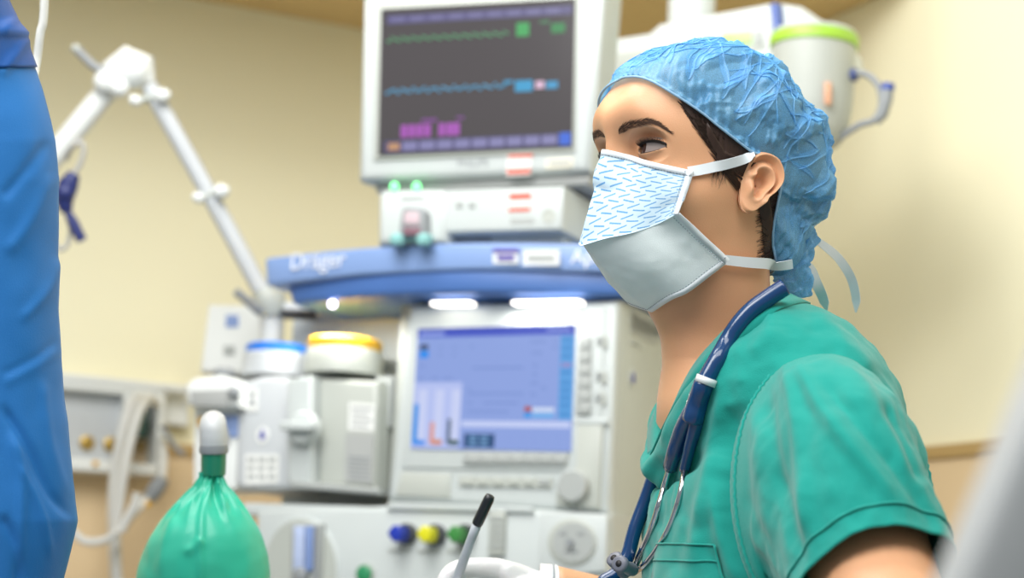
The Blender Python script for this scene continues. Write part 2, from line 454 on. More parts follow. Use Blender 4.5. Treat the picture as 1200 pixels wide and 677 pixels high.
# column body behind everything, side casing, front housing
g = MB(); 
cf = [FM.uv(726, 352, 0.0), FM.uv(716, 690, 0.0)]
g.box(FM.uv(472, 500, 0.05)[0], cf[1][0] - 0.004, 0.012, 0.36, base[2] + 0.10, FM.uv(600, 330, 0)[1], 0.008).build('column', M_pale, mach)
side_pts = [FM.uv(728, 352, 0.0), FM.uv(729, 690, 0.0)]
sc = MB(); xr = FM.uv(724, 500, 0)[0]
sc.box(xr - 0.02, xr + 0.004, -0.005, 0.40, base[2] + 0.10, FM.uv(700, 352, 0)[1], 0.006); side = sc.build('side_casing', M_pale, mach)
# labels on the side casing
def side_xy(px, py):
    X = FM.A[0]; p = FM.loc(ray_plane(px, py, FM.wor((xr + 0.004, 0, 0)), X)); return p[1], p[2]
def side_label(px0, py0, px1, py1, m, name, n=1, parent=side):
    y0, z0 = side_xy(px0, py0); y1, z1 = side_xy(px1, py1); o = MB().box(xr + 0.0038, xr + 0.0052, min(y0, y1), max(y0, y1), min(z0, z1), max(z0, z1)).build(name, m, parent); return o
side_label(736, 372, 778, 396, M_white, 'text_label')
for k in range(4): side_label(739, 375 + k * 5.2, 774 - 5 * (k == 3), 377.4 + k * 5.2, M_grey, 'print_line', parent=side)
side_label(738, 399, 754, 409, M_white, 'small_label'); side_label(740, 402, 750, 405, M_mid, 'print_line')
M_drop = mat('drop_violet', '3a3f9e', 0.5)
y0, z0 = side_xy(741, 443); disc = MB(); 
disc.lathe([(0.015, 0), (0.015, 0.0014)], 28, 'x', (xr + 0.0038, y0, z0)); dl = disc.build('drop_label', M_white, side)
dp = []
for k in range(24):
    a = 2 * math.pi * k / 24; r = 0.0058 * (1 + 0.9 * max(0, math.sin(a)) ** 6); dp.append((r * math.cos(a) * (1 - .35 * max(0, math.sin(a))), r * math.sin(a)))
def drop(M, parent, m=M_drop):
    t = MB(); t.prism(dp, -0.0008, 0.0004, M=M); return t.build('drop_mark', m, parent)
drop(Matrix.Translation((xr + 0.0058, y0, z0 - 0.002)) @ Matrix.Rotation(math.pi / 2, 4, 'Z'), dl)
# front housing (display unit)
FH = [(479, 356), (724, 351), (713, 602), (452, 586)]
g = MB(); g.prism(pc(FM, FH, -0.03), -0.03, 0.03, 0.012, 3); hous = g.build('display_housing', M_white, mach)
def slab(parent, pts, y, th, m, name, bev=0.0, label=None, fr=None):
    o = MB().prism(pc(fr or FM, pts, y - th), y - th, y, bev, 2).build(name, m, parent)
    if label: o['label'] = label
    return o
slab(hous, [(486, 366), (708, 361), (703, 552), (470, 548)], -0.030, 0.004, M_white, 'bezel', 0.003)
slab(hous, [(470, 553), (528, 555), (527, 583), (463, 580)], -0.030, 0.003, M_pale, 'left_panel', 0.002)
slab(hous, [(676, 497), (706, 497), (702, 596), (650, 592), (652, 566), (664, 552), (674, 548)], -0.030, 0.006, M_pale, 'knob_panel', 0.004)
slab(hous, [(538, 558), (648, 560), (647, 572), (537, 569)], -0.030, 0.003, M_pale, 'key_strip')
for k in range(6):
    x = 547 + k * 18; slab(hous, [(x - 6, 560), (x + 6, 560.3), (x + 6, 568), (x - 6, 567.7)], -0.033, 0.003, M_grey if k == 5 else M_pale, 'key', 0.001)
slab(hous, [(678, 394), (693, 394), (690, 486), (674, 486)], -0.034, 0.004, M_grey, 'soft_key_column', 0.002)
for k in range(6):
    y = 397 + k * 15; slab(hous, [(679.5, y), (691.5, y), (691, y + 12), (679, y + 12)], -0.038, 0.002, M_mid if False else M_grey, 'soft_key', 0.001)
slab(hous, [(544, 529), (666, 531), (664, 545), (541, 543)], -0.034, 0.004, M_grey, 'soft_key_row', 0.002)
for k in range(7):
    x = 546 + k * 17; slab(hous, [(x, 531), (x + 15, 531.3), (x + 14.6, 542.5), (x - .4, 542)], -0.038, 0.002, M_grey, 'soft_key', 0.001)
slab(hous, [(672, 489), (712, 490), (712, 497), (672, 496)], -0.031, 0.005, M_white, 'ridge', 0.002)
for x, y in ((705, 400), (704, 442), (703, 467)):
    s_ = slab(hous, [(x - 6, y - 7), (x + 6, y - 7), (x + 6, y + 7), (x - 6, y + 7)], -0.031, 0.003, M_pale, 'button', 0.001); slab(s_, [(x - 3, y - 1), (x + 3, y - 4), (x + 3, y - 1.5), (x - 3, y + 2)], -0.034, 0.001, M_mid, 'button_mark')
u, v = FM.uv(674, 570, -0.036); MB().lathe([(0.024, 0), (0.0235, -0.016), (0.021, -0.020), (0.0, -0.020)], 40, 'y', (u, -0.030, v)).build('rotary_knob', M_grey, hous)
MB().lathe([(0.029, 0.0), (0.029, -0.004)], 40, 'y', (u, -0.030, v)).build('knob_ring', M_white, hous)
# lit screen
def em(name, hexc, s=1.0): return mat(name, '101018', 0.3, var=0, emit=hexc, estr=s)
SY = -0.0345
scr = slab(hous, [(490, 385), (674, 380), (669, 529), (481, 525)], SY, 0.002, em('screen_blue', '8fa6e4'), 'screen', label='lit pale blue screen')
def SQ(a, b, c, d, y): # fractions of the screen -> pixel quad
    TL, TR, BR, BL = map(np.array, ((490, 385), (674, 380), (669, 529), (481, 525)))
    f_ = lambda s, t: tuple((TL * (1 - s) + TR * s) * (1 - t) + (BL * (1 - s) + BR * s) * t)
    return [f_(a, b), f_(c, b), f_(c, d), f_(a, d)]
def gfx(a, b, c, d, col, name='screen_graphic', lvl=1): return slab(scr, SQ(a, b, c, d, SY), SY - 0.002, 0.0003 * lvl, em('scr_' + col, col), name)
gfx(0, 0, 1, .015, '3040a0'); gfx(0, .015, 1, .075, '4458c8', 'title_bar'); gfx(.015, .03, .17, .06, '93a6ea', 'title_text', 2); gfx(.82, .025, .97, .045, '93a6ea', 'title_text', 2)
gfx(.91, .085, 1, .75, '5fa6e6', 'menu_column'); 
for k, y in enumerate((.10, .165, .23, .30, .36, .44, .50, .56, .62, .69)): gfx(.92, y, .985, y + .035, '4d94d8' if k != 3 else '9a90cc', 'menu_item', 2)
gfx(0, .45, .30, 1, 'b9c6f6', 'gauge_panel')
for x in (.03, .135, .24): gfx(x, .51, x + .055, .94, 'cdd6fa', 'gauge', 2)
gfx(.005, .63, .035, .95, '2b93ea', 'gauge_bar', 3); gfx(.115, .78, .14, .95, 'e39b86', 'gauge_bar', 3); gfx(.22, .75, .243, .95, '4a5f78', 'gauge_bar', 3)
gfx(.01, .93, .085, .97, '1f8cf0', 'gauge_value', 3); gfx(.125, .925, .19, .965, 'd88a5c', 'gauge_value', 3); gfx(.23, .925, .295, .965, '22503c', 'gauge_value', 3)
gfx(.02, .135, .07, .175, '2f3f58', 'value_box', 3); gfx(.02, .185, .075, .245, '1f8ff2', 'value_box', 3)
gfx(.31, .765, .99, .815, 'c9d4fb', 'divider'); gfx(.33, .87, .52, .985, '1f4a7a', 'tab')
for x in (.36, .43): 
    for k in range(3): gfx(x, .885 + .033 * k, x + .05, .905 + .033 * k, '6f9cc8', 'tab_text', 3)
for k in range(6): gfx(.535 + .077 * k, .86, .54 + .077 * k, .99, '8ba2e0', 'tab_line', 2)
gfx(.70, .645, .74, .69, 'b4533f', 'value_box', 3); gfx(.70, .69, .74, .735, '1f9cf0', 'value_box', 3); gfx(.75, .655, .885, .69, 'd5e2fb', 'value_box', 2); gfx(.75, .70, .885, .735, '6fb6f2', 'value_box', 2)
for (x0, y, x1) in ((.02, .305, .06), (.02, .41, .06), (.10, .41, .15), (.18, .41, .24), (.14, .15, .16), (.23, .15, .25), (.14, .21, .16), (.23, .21, .25), (.34, .15, .36), (.36, .325, .68), (.34, .50, .36), (.34, .535, .69), (.34, .61, .37), (.44, .61, .66), (.34, .68, .60),
                 (.72, .12, .82), (.73, .21, .80), (.74, .31, .77), (.74, .38, .77), (.73, .45, .78), (.80, .49, .83), (.73, .54, .77), (.86, .12, .89), (.86, .17, .89)):
    gfx(x0, y, x1, y + .018, '7f97d6', 'text_row', 2)

# lower front with knobs and recesses
LF = [(300, 597), (449, 589), (455, 585), (628, 592), (628, 700), (298, 720)]
g = MB(); g.prism(pc(FM, [(300, 597), (451, 592), (628, 596), (716, 602), (712, 745), (296, 745)], -0.045), -0.045, 0.05, 0.010, 3); low = g.build('lower_front', M_white, mach)
slab(low, [(455, 588), (624, 594), (624, 600), (452, 596)], -0.046, 0.006, M_white, 'ledge', 0.002)
slab(low, [(632, 599), (712, 602), (710, 670), (640, 676), (630, 662)], -0.046, 0.008, M_white, 'socket_plate', 0.006)
rc = FM.poly([(641 + 30 * (1 + .96 * math.cos(a)) , 635 + 28 * math.sin(a)) for a in np.linspace(0, 2 * np.pi, 40, endpoint=False)], -0.054)
MB().prism(rc, -0.057, -0.05, 0.002).build('socket_ring', M_pale, low)
rc = FM.poly([(641 + 31 + 24 * math.cos(a), 635 + 23 * math.sin(a)) for a in np.linspace(0, 2 * np.pi, 40, endpoint=False)], -0.057)
sk = MB().prism(rc, -0.0585, -0.05).build('socket_face', M_grey, low)
u, v = FM.uv(669, 636, -0.058); MB().lathe([(0.006, 0), (0.006, -0.006), (0.004, -0.006), (0.0, -0.005)], 24, 'y', (u, -0.0585, v)).build('socket', M_mid, low)
for x, y, w_ in ((660, 625, 4), (680, 625, 4), (669, 646, 9)): slab(sk, [(x - w_, y - 1), (x + w_, y - 1), (x + w_, y + 1), (x - w_, y + 1)], -0.0585, 0.001, M_mid, 'print_line')
for (x, y, hx, nm) in ((467, 625, '2038a8', 'blue'), (501, 626, 'd6d21e', 'yellow'), (536, 626, '3d8540', 'green')):
    u, v = FM.uv(x, y, -0.07); k = MB()
    k.prism([(u - 0.0125, v + 0.002), (u - 0.004, v + 0.012), (u + 0.008, v + 0.011), (u + 0.011, v), (u + 0.008, v - 0.011), (u - 0.004, v - 0.012), (u - 0.0125, v - 0.002)], -0.082, -0.050, 0.003, 3)
    ko = k.build('gas_knob', mat('knob_' + nm, hx, 0.35), low); ko['label'] = nm + ' gas knob'
    MB().lathe([(0.0155, 0), (0.0155, -0.010), (0.013, -0.012)], 28, 'y', (u + 0.004, -0.045, v + 0.001)).build('knob_collar', M_dark, ko)
    slab(low, [(x - 12, y + 18), (x + 14, y + 18.5), (x + 14, y + 21), (x - 12, y + 20.5)], -0.046, 0.001, M_pale, 'print_line')
# flowmeter in its round recess
rc = FM.poly([(352 + 46 * math.cos(a), 668 + 64 * math.sin(a)) for a in np.linspace(0, 2 * np.pi, 56, endpoint=False)], -0.046)
MB().prism(rc, -0.049, -0.045, 0.002).build('recess_rim', M_white, low)
rc = FM.poly([(352 + 42 * math.cos(a), 668 + 60 * math.sin(a)) for a in np.linspace(0, 2 * np.pi, 56, endpoint=False)], -0.049)
MB().prism(rc, -0.0505, -0.046).build('recess', M_pale, low)
fl = slab(low, [(341, 614), (378, 613), (375, 690), (340, 692)], -0.050, 0.010, M_grey, 'flowmeter', 0.003)
M_tube = mat('flow_tube', 'b8c6e6', 0.15, var=0.2, vscale=40, coat=0.5)
slab(fl, [(344, 616), (356, 616), (355, 668), (343, 669)], -0.060, 0.006, M_tube, 'flow_tube', 0.002); slab(fl, [(358, 616), (366, 616), (365, 668), (357, 669)], -0.060, 0.006, mat('flow_tube_deep', '7f96c9', .2), 'flow_tube', 0.002)
slab(fl, [(369, 616), (374, 616), (372, 680), (367, 681)], -0.060, 0.004, M_mid, 'scale_strip')
u, v = FM.uv(354, 674, -0.06); MB().lathe([(0.012, 0), (0.012, -0.01), (0.009, -0.012)], 24, 'y', (u, -0.060, v)).build('flow_knob', M_mid, fl)
M_gbut = mat('green_button', '2f8a5c', 0.35)
u, v = FM.uv(427, 672, -0.05); gb = MB().lathe([(0.0125, 0), (0.0125, -0.008), (0.010, -0.0095)], 28, 'y', (u, -0.045, v)).build('push_button', M_gbut, low); gb['label'] = 'round green push button'
MB().lathe([(0.0155, 0.0), (0.0155, -0.004)], 28, 'y', (u, -0.045, v)).build('button_ring', M_pale, gb)
rl = slab(low, [(573, 598), (592, 598.5), (590, 650), (571, 650)], -0.046, 0.007, M_pale, 'vent_strip', 0.002)
for k in range(5): slab(rl, [(574, 605 + 8 * k), (590, 605.5 + 8 * k), (590, 609 + 8 * k), (574, 608.5 + 8 * k)], -0.053, 0.002, M_grey, 'vent_slot')
u0 = FM.uv(300, 660, -0.04)[0]; u1 = FM.uv(714, 660, -0.04)[0]
MB().box(u0, u1, -0.04, 0.40, base[2] + 0.12, FM.uv(500, 730, -0.04)[1], 0.01).build('cabinet', M_white, mach)
gk = MB()
for x in (u0 + 0.05, u1 - 0.05):
    for y in (0.0, 0.36):
        ca = MB(); ca.lathe([(0.05, -0.014), (0.055, 0), (0.05, 0.014)], 28, 'x', (x, y, base[2] + 0.055)); ca.build('caster', M_dark, mach)
MB().box(u0 + .02, u1 - .02, -.02, .38, base[2] + 0.09, base[2] + 0.13, 0.01).build('base', M_grey, mach)
# bay for the vaporizers: back board, shelf
g = MB(); g.prism(pc(FM, [(345, 352), (476, 352), (452, 592), (330, 592)], 0.13), 0.13, 0.17); g.build('bay_back', M_white, mach)
slab(mach, [(395, 366), (470, 362), (468, 374), (395, 380)], 0.128, 0.004, M_white, 'bay_rail', 0.002)
MB().box(FM.uv(300, 590, 0)[0], FM.uv(452, 590, 0)[0], -0.04, 0.20, FM.uv(400, 592, -.04)[1] - 0.02, FM.uv(400, 592, -.04)[1], 0.004).build('bay_shelf', M_white, mach)
slab(mach, [(440, 440), (460, 440), (457, 500), (438, 500)], 0.04, 0.03, M_grey, 'bay_bracket', 0.004)
# ---- vaporizers standing in the bay
M_yel = mat('ring_yellow', 'f0b92a', 0.4, var=0.02); M_bluering = mat('ring_blue', '2a78d8', 0.4, var=0.02); M_paper = mat('paper_label', 'e4e5e2', 0.6)
M_panel = mat('grey_panel', 'a9aba9', 0.5)  # plain grey of the scale label, head panel and tray
def uvw(px, py, y): return FM.uv(px, py, y)
# right one, yellow ring
yo = 0.03
cx_, cz_ = uvw(403, 420, yo)
vap = thing('vaporizer', 'grey vaporizer with a yellow ring round its filler cap', 'vaporizer', Matrix(FM.M) @ Matrix.Translation((cx_, yo, uvw(400, 578, yo)[1])), 'vaporizers in the machine bay')
VI = FM.M.inverted() @ vap.matrix_world; VL = VI.inverted()
def vput(o, root, R): o.data.transform(R); o.parent = root; return o
def vz(py): return uvw(400, py, yo)[1]
def ring_r(px): return abs(uvw(403 + px, 420, yo)[0] - cx_)
b = MB().prism(pc(FM, [(373, 442), (443, 446), (439, 572), (371, 570)], yo - .055), yo - .055, yo + .06, 0.010, 3).build('body', M_pale); vput(b, vap, VL)
b = MB().prism(pc(FM, [(345, 446), (375, 442), (373, 572), (345, 566)], yo - .050), yo - .075, yo + .04, 0.006, 3).build('front_block', M_white); vput(b, vap, VL)
b = MB().lathe([(ring_r(42), vz(440)), (ring_r(41.5), vz(417)), (ring_r(39), vz(412)), (ring_r(38), vz(410)), (0, vz(410))], 48, 'z', (cx_, yo, 0)).build('filler_collar', M_pale); vput(b, vap, VL)
b = MB().lathe([(ring_r(38.5), vz(412)), (ring_r(39), vz(401)), (ring_r(36), vz(398)), (0, vz(398))], 48, 'z', (cx_, yo, 0)).build('filler_ring', M_yel); b['label'] = 'yellow filler ring'; vput(b, vap, VL)
u, v = uvw(357, 502, yo - .08); k = MB(); k.lathe([(0.026, -.075), (0.026, -.088), (0.022, -.094), (0, -.094)], 32, 'y', (u, yo, v)); k.box(u - .028, u + .03, yo - .112, yo - .094, v - .006, v + .008, .004); o = k.build('dial', M_white); vput(o, vap, VL)
o = slab(None, [(409, 471), (440, 474), (438, 506), (408, 504)], yo - .055, .0015, M_paper, 'paper_label'); vput(o, vap, VL)
for k in range(4): x = slab(None, [(412, 476 + 7 * k), (436 - 4 * (k % 2), 478 + 7 * k), (436 - 4 * (k % 2), 480 + 7 * k), (412, 478 + 7 * k)], yo - .0565, .0006, M_mid, 'print_line'); vput(x, vap, VL); 
o = slab(None, [(405, 508), (438, 510), (436, 566), (403, 564)], yo - .055, .002, M_panel, 'scale_label'); vput(o, vap, VL)
for k in range(6): x = slab(None, [(408, 534 + 5 * k), (433, 536 + 5 * k), (433, 538 + 5 * k), (408, 536 + 5 * k)], yo - .057, .0006, M_mid, 'print_line'); vput(x, vap, VL)
o = slab(None, [(339, 562), (445, 572), (443, 579), (338, 571)], yo - .05, -.0 + .03, M_grey, 'foot', .004); vput(o, vap, VL)
# left one, blue ring
yl = 0.05
cx2, cz2 = uvw(326, 420, yl)
va2 = thing('vaporizer', 'wide white vaporizer with a blue ring, left of the yellow-ringed one', 'vaporizer', Matrix(FM.M) @ Matrix.Translation((cx2, yl, uvw(310, 575, yl)[1])), 'vaporizers in the machine bay')
R2 = (FM.M.inverted() @ va2.matrix_world).inverted()
def vz2(py): return uvw(326, py, yl)[1]
def rr2(px): return abs(uvw(326 + px, 420, yl)[0] - cx2)
o = MB().prism(pc(FM, [(278, 462), (284, 447), (305, 440), (330, 440), (348, 446), (346, 572), (282, 574), (274, 566)], yl - .06), yl - .06, yl + .06, .010, 3).build('body', M_plate); vput(o, va2, R2)
o = MB().lathe([(rr2(36), vz2(442)), (rr2(36), vz2(418)), (rr2(33), vz2(415)), (0, vz2(415))], 48, 'z', (cx2, yl, 0)).build('filler_collar', M_plate); vput(o, va2, R2)
o = MB().lathe([(rr2(33.5), vz2(416)), (rr2(34), vz2(408)), (rr2(31), vz2(405)), (0, vz2(405))], 48, 'z', (cx2, yl, 0)).build('filler_ring', M_bluering); o['label'] = 'blue filler ring'; vput(o, va2, R2)
o = MB().prism(pc(FM, [(222, 452), (232, 444), (262, 440), (284, 446), (286, 478), (225, 476)], yl - .07), yl - .085, yl + .03, .008, 3).build('head_block', M_bright); vput(o, va2, R2)
o = MB().prism(pc(FM, [(224, 458), (268, 456), (268, 477), (226, 476)], yl - .086), yl - .090, yl - .08, .002).build('head_panel', M_panel); vput(o, va2, R2)
o = MB().prism(pc(FM, [(222, 474), (283, 474), (281, 572), (222, 574)], yl - .06), yl - .05, yl + .04, .006).build('side_block', M_bright); vput(o, va2, R2)
u, v = uvw(263, 437, yl - .04); k = MB(); k.lathe([(.018, 0), (.019, .006), (.012, .012), (0, .013)], 28, 'z', (u, yl - .04, v - .004)); o = k.build('cap_knob', M_mid); vput(o, va2, R2)
u, v = uvw(275, 460, yl - .09); k = MB(); k.sphere((u, yl - .092, v), .010); o = k.build('lever', M_mid); vput(o, va2, R2)
o = slab(None, [(256, 486), (280, 486), (280, 512), (257, 512)], yl - .051, .003, mat('sight_glass', '8da3d2', .2), 'sight_glass', .001); vput(o, va2, R2)
o = slab(None, [(231, 489), (243, 488), (243, 499), (232, 500)], yl - .051, .002, M_yel, 'yellow_tag'); vput(o, va2, R2)
u, v = uvw(308, 510, yl - .06); o = MB().prism([(u + .011 * math.cos(a), v + .014 * math.sin(a)) for a in np.linspace(0, 2 * np.pi, 28, endpoint=False)], yl - .0615, yl - .058).build('drop_label', M_paper); vput(o, va2, R2)
x = MB().prism([(u + a * .9, v - .001 + b_) for a, b_ in dp], yl - .0625, yl - .061).build('drop_mark', M_drop); vput(x, va2, R2)
o = slab(None, [(288, 455), (302, 455), (302, 482), (288, 482)], yl - .061, .0012, M_paper, 'paper_label'); vput(o, va2, R2)
x = slab(None, [(291, 459), (299, 459), (296, 466), (299, 475), (291, 475), (294, 466)], yl - .0622, .0006, M_mid, 'print_mark'); vput(x, va2, R2)
o = slab(None, [(287, 532), (327, 532), (326, 566), (287, 568)], yl - .061, .0012, M_paper, 'paper_label'); vput(o, va2, R2)
for i in range(3):
    for j in range(3): x = slab(None, [(290 + 12 * i, 536 + 10 * j), (299 + 12 * i, 536 + 10 * j), (299 + 12 * i - (j % 2) * 3, 541 + 10 * j), (290 + 12 * i, 541 + 10 * j)], yl - .0622, .0006, M_grey, 'print_mark'); vput(x, va2, R2)

# ---- patient monitor over the canopy
FMon = Frame(P(560, 100, 3.02), -math.radians(22), lean=-math.radians(4))
mon = thing('patient_monitor', 'large white patient monitor with dark screen of green, cyan and magenta traces', 'monitor', FMon.M)
def ms(parent, pts, y, th, m, name, bev=0.0, label=None, seg=3):
    o = MB().prism(FMon.poly(pts, y - th), y - th, y, bev, seg).build(name, m, parent)
    if label: o['label'] = label
    return o
ms(mon, [(425, -22), (711, -34), (692, 201), (419, 212)], 0.06, 0.075, M_white, 'housing', 0.012)
ms(mon, [(470, -10), (660, -18), (650, 180), (465, 190)], 0.13, 0.07, M_white, 'rear_housing', 0.02)
ms(mon, [(530, 176), (590, 174), (590, 209), (530, 212)], 0.12, 0.05, M_pale, 'stand', 0.004)
ms(mon, [(441, 3), (678, -9), (673, 178), (437, 188)], -0.015, 0.004, M_pale, 'bezel', 0.003)
M_scr = mat('monitor_screen', '2c2a2c', 0.16, var=0.02, emit='4d4849', estr=0.75, coat=0.4)  # grey emission paints in the pale haze over the glass
TLm, TRm, BRm, BLm = map(np.array, ((447, 11), (674, -2), (670, 172), (443, 182)))
def mq(a, b, c, d):
    f_ = lambda s, t: tuple((TLm * (1 - s) + TRm * s) * (1 - t) + (BLm * (1 - s) + BRm * s) * t)
    return [f_(a, b), f_(c, b), f_(c, d), f_(a, d)]
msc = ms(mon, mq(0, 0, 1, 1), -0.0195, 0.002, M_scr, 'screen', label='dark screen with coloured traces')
def mg(a, b, c, d, col, name, lvl=1, s=1.0): return ms(msc, mq(a, b, c, d), -0.0215, 0.0003 * lvl, em('mon_' + col, col, s), name)
mg(.03, .045, .985, .105, '615d88', 'status_bar')
for k in range(9): mg(.05 + .1 * k, .06, .05 + .1 * k + .07, .09, '7b78a4', 'status_text', 2)
def trace(name, y0, amp, x0, x1, n, col, w, beat):
    pts = []
    for k in range(n):
        x = x0 + (x1 - x0) * k / (n - 1); pts.append((x, y0 + beat(k / (n - 1)) * amp))
    up, dn = [], []
    for x, y in pts:
        q = mq(x, y - w, x, y + w); up.append(q[0]); dn.append(q[2])
    g = Geo(); V = []
    for a_, b_ in zip(up, dn):
        for yy in (-0.0215, -0.0219): 
            for q in (a_, b_): c_ = FMon.uv(q[0], q[1], yy); V.append((c_[0], yy, c_[1]))
    F = []
    for k in range(n - 1):
        i, j = 4 * k, 4 * k + 4; F += [(i + 2, i + 3, j + 3, j + 2), (i, j, j + 1, i + 1), (i, i + 2, j + 2, j), (i + 1, j + 1, j + 3, i + 3)]
    g.add(V, F); o = g.build(name, [em('mon_' + col, col)]); o.parent = msc
trace('waveform', .215, .03, .03, .66, 120, '3f9a5c', .007, lambda t: -math.exp(-((t * 12 % 1 - .5) / .06) ** 2) + .3 * math.sin(t * 12 * 6.28))
trace('waveform', .565, .012, .03, .66, 160, '3f9cc8', .008, lambda t: math.sin(t * 75) + .5 * math.sin(t * 131))
o = mg(.70, .145, .765, .235, '3fae5a', 'readout', 2); mg(.88, .16, .95, .225, '2f8c48', 'readout', 2); mg(.82, .14, .87, .155, '3f8a55', 'readout_text', 2)
mg(.70, .535, .79, .61, '39a3d4', 'readout', 2); mg(.86, .55, .92, .60, '3f9fd0', 'readout', 2); mg(.805, .545, .85, .595, 'e6c2dc', 'readout', 2); mg(.64, .53, .69, .55, '3f9cc8', 'readout_text', 2)
for k, x in enumerate((.115, .155, .195, .235, .31, .35, .385)): mg(x, .80, x + .032, .885, 'b25cc0', 'readout', 2)
mg(.22, .765, .30, .785, '8a4f9c', 'readout_text', 2); mg(.40, .76, .44, .775, '8a4f9c', 'readout_text', 2)
mg(.03, .905, .995, .985, '56527a', 'key_bar')
for k in range(9): mg(.125 + .09 * k, .915, .125 + .09 * k + .075, .975, '8d8bb8', 'screen_key', 2)
mg(.935, .90, .993, .985, '3f6fe0', 'screen_key', 3); mg(.05, .92, .11, .97, 'c99a70', 'screen_key', 2)
def mtext(body, px, py, size, m, parent, y, name='lettering'):
    u, v = FMon.uv(px, py, y); return lettering(body, size, Matrix.Translation((u, y, v)), m, parent, name)
mtext('PHILIPS', 536, 192, 0.016, M_mid, mon, -0.0155)
M_redl = mat('label_red', 'd2604e', 0.6)
s_ = ms(mon, [(595, 179), (624, 178), (621, 205), (593, 206)], -0.0155, 0.001, M_paper, 'warning_label'); ms(s_, [(596, 179), (624, 178), (624, 184), (596, 185)], -0.0167, 0.0006, M_redl, 'label_band'); ms(s_, [(594, 198), (622, 197), (621, 203), (594, 204)], -0.0167, 0.0006, M_redl, 'label_band')
s_ = ms(mon, [(640, 186), (672, 184), (671, 196), (639, 198)], -0.0155, 0.001, mat('cream_label', 'ddd9c8', .6), 'cream_label'); ms(s_, [(644, 189), (668, 188), (668, 192), (644, 193)], -0.0167, 0.0006, M_grey, 'print_line')
# tray and module rack between monitor and canopy
FK = Frame(P(560, 250, 3.0), MY)
rack = thing('module_rack', 'white measuring module rack on the blue canopy under the monitor', 'monitor module', FK.M)
def ks(parent, pts, y, th, m, name, bev=0.0, label=None):
    o = MB().prism(FK.poly(pts, y - th), y - th, y, bev, 3).build(name, m, parent)
    if label: o['label'] = label
    return o
ks(rack, [(438, 213), (692, 202), (690, 216), (470, 224), (441, 226)], 0.20, 0.20, M_panel, 'tray', 0.004)
ks(rack, [(443, 226), (450, 222), (524, 221), (522, 284), (442, 286)], 0.16, 0.19, M_white, 'module', 0.010)
ks(rack, [(522, 222), (661, 218), (658, 269), (521, 273)], 0.16, 0.185, M_white, 'front_panel', 0.006)
ks(rack, [(444, 281), (524, 273), (660, 269), (660, 286), (444, 288)], 0.16, 0.15, M_white, 'lower_housing', 0.004)
ks(rack, [(527, 272), (575, 271), (575, 286), (527, 287)], 0.02, 0.012, M_mid, 'slot', 0.002)
for x in (465, 491):
    u, v = FK.uv(x, 220, -.02); MB().sphere((u, -0.028, v), 0.0065).build('indicator_light', M_ledg, rack)
sn = ks(rack, [(470, 246), (474, 242), (492, 242), (497, 247), (498, 277), (466, 277)], -0.03, 0.022, M_mid, 'sensor', 0.005, 'dark grey sensor block')
ks(sn, [(474, 248), (490, 248), (491, 262), (473, 262)], -0.052, 0.002, mat('pink_face', 'c9b4bb', .5), 'sensor_face', 0.001); ks(sn, [(473, 266), (492, 266), (493, 275), (472, 275)], -0.052, 0.003, mat('plum_face', '7c5a66', .5), 'sensor_port', 0.001)
M_teal = mat('teal_connector', '8fc6c4', 0.4)
for x in (466, 497):
    u, v = FK.uv(x, 279, -.05); MB().lathe([(.010, 0), (.012, .004), (.012, .012), (.008, .016)], 24, 'z', (u, -.05, v - .010)).build('connector', M_teal, rack)
ks(rack, [(456, 276), (504, 275), (504, 281), (456, 282)], -0.03, 0.012, M_teal, 'connector_bar', 0.003)
ks(rack, [(470, 231), (497, 230), (497, 233), (470, 234)], -0.030, 0.001, M_grey, 'print_line')
for x in (538, 553): 
    ks(rack, [(x - 4, 236), (x + 4, 236), (x + 4, 243), (x - 4, 243)], -0.025, 0.002, M_grey, 'key', 0.001)
s_ = ks(rack, [(596, 227), (622, 226), (621, 249), (595, 250)], -0.025, 0.001, M_paper, 'warning_label'); ks(s_, [(597, 227), (622, 226), (622, 233), (597, 234)], -0.0262, 0.0006, M_redl, 'label_band'); ks(s_, [(596, 243), (621, 242), (621, 247), (596, 248)], -0.0262, 0.0006, M_redl, 'label_band')
ks(rack, [(598, 256), (626, 255), (626, 261), (598, 262)], -0.025, 0.001, M_grey, 'print_line')
u, v = FK.uv(643, 253, -.025); MB().lathe([(.011, 0), (.011, -.0012), (.009, -.0012), (.009, -.0004), (0, -.0004)], 28, 'y', (u, -.025, v)).build('round_mark', M_pale, rack)

# ---- jointed support arm on the left of the machine
arm = thing('support_arm', 'jointed white support arm rising left of the blue canopy', 'support arm', Matrix.Translation(Vector(P(318, 405, 3.32))))
AI = arm.matrix_world.inverted()
def aput(o, par=arm): 
    o.parent = par
    o.matrix_parent_inverse = AI if par is arm else Matrix.Identity(4)
    return o
def A(x, y, d=3.12): return P(x, y, d + 0.20)
pw = lambda L: [np.asarray(q) for q in L]
o = MB().tube(pw([A(318, 440), A(318, 398), A(318, 362)]), [.020, .020, .022], 24).build('post', M_bright, None); aput(o)
o = MB().tube(pw([A(322, 370), A(316, 352), A(308, 340)]), [.024, .028, .022], 24).build('base_joint', M_pale, None); aput(o)
o = MB().sphere(A(318, 352, 3.12), .024).build('base_knuckle', M_pale, None); aput(o)
o = MB().tube(pw([A(306, 340), A(250, 236), A(174, 100)]), [.0150, .0145, .0145], 20).build('lower_arm', M_plate, None); aput(o); o['label'] = 'grey lower arm'
o = MB().tube(pw([A(128, 103), A(96, 142), A(62, 184), A(-30, 298)]), [.0185, .0195, .0195, .0195], 24).build('upper_arm', M_bright, None); aput(o); o['label'] = 'white upper arm'
el = MB(); el.tube(pw([A(132, 100), A(136, 84), A(150, 74), A(164, 80), A(170, 98)]), [.020, .026, .030, .029, .018], 28); el.sphere(A(154, 82, 3.11), .032); o = el.build('elbow', M_bright, None); aput(o)
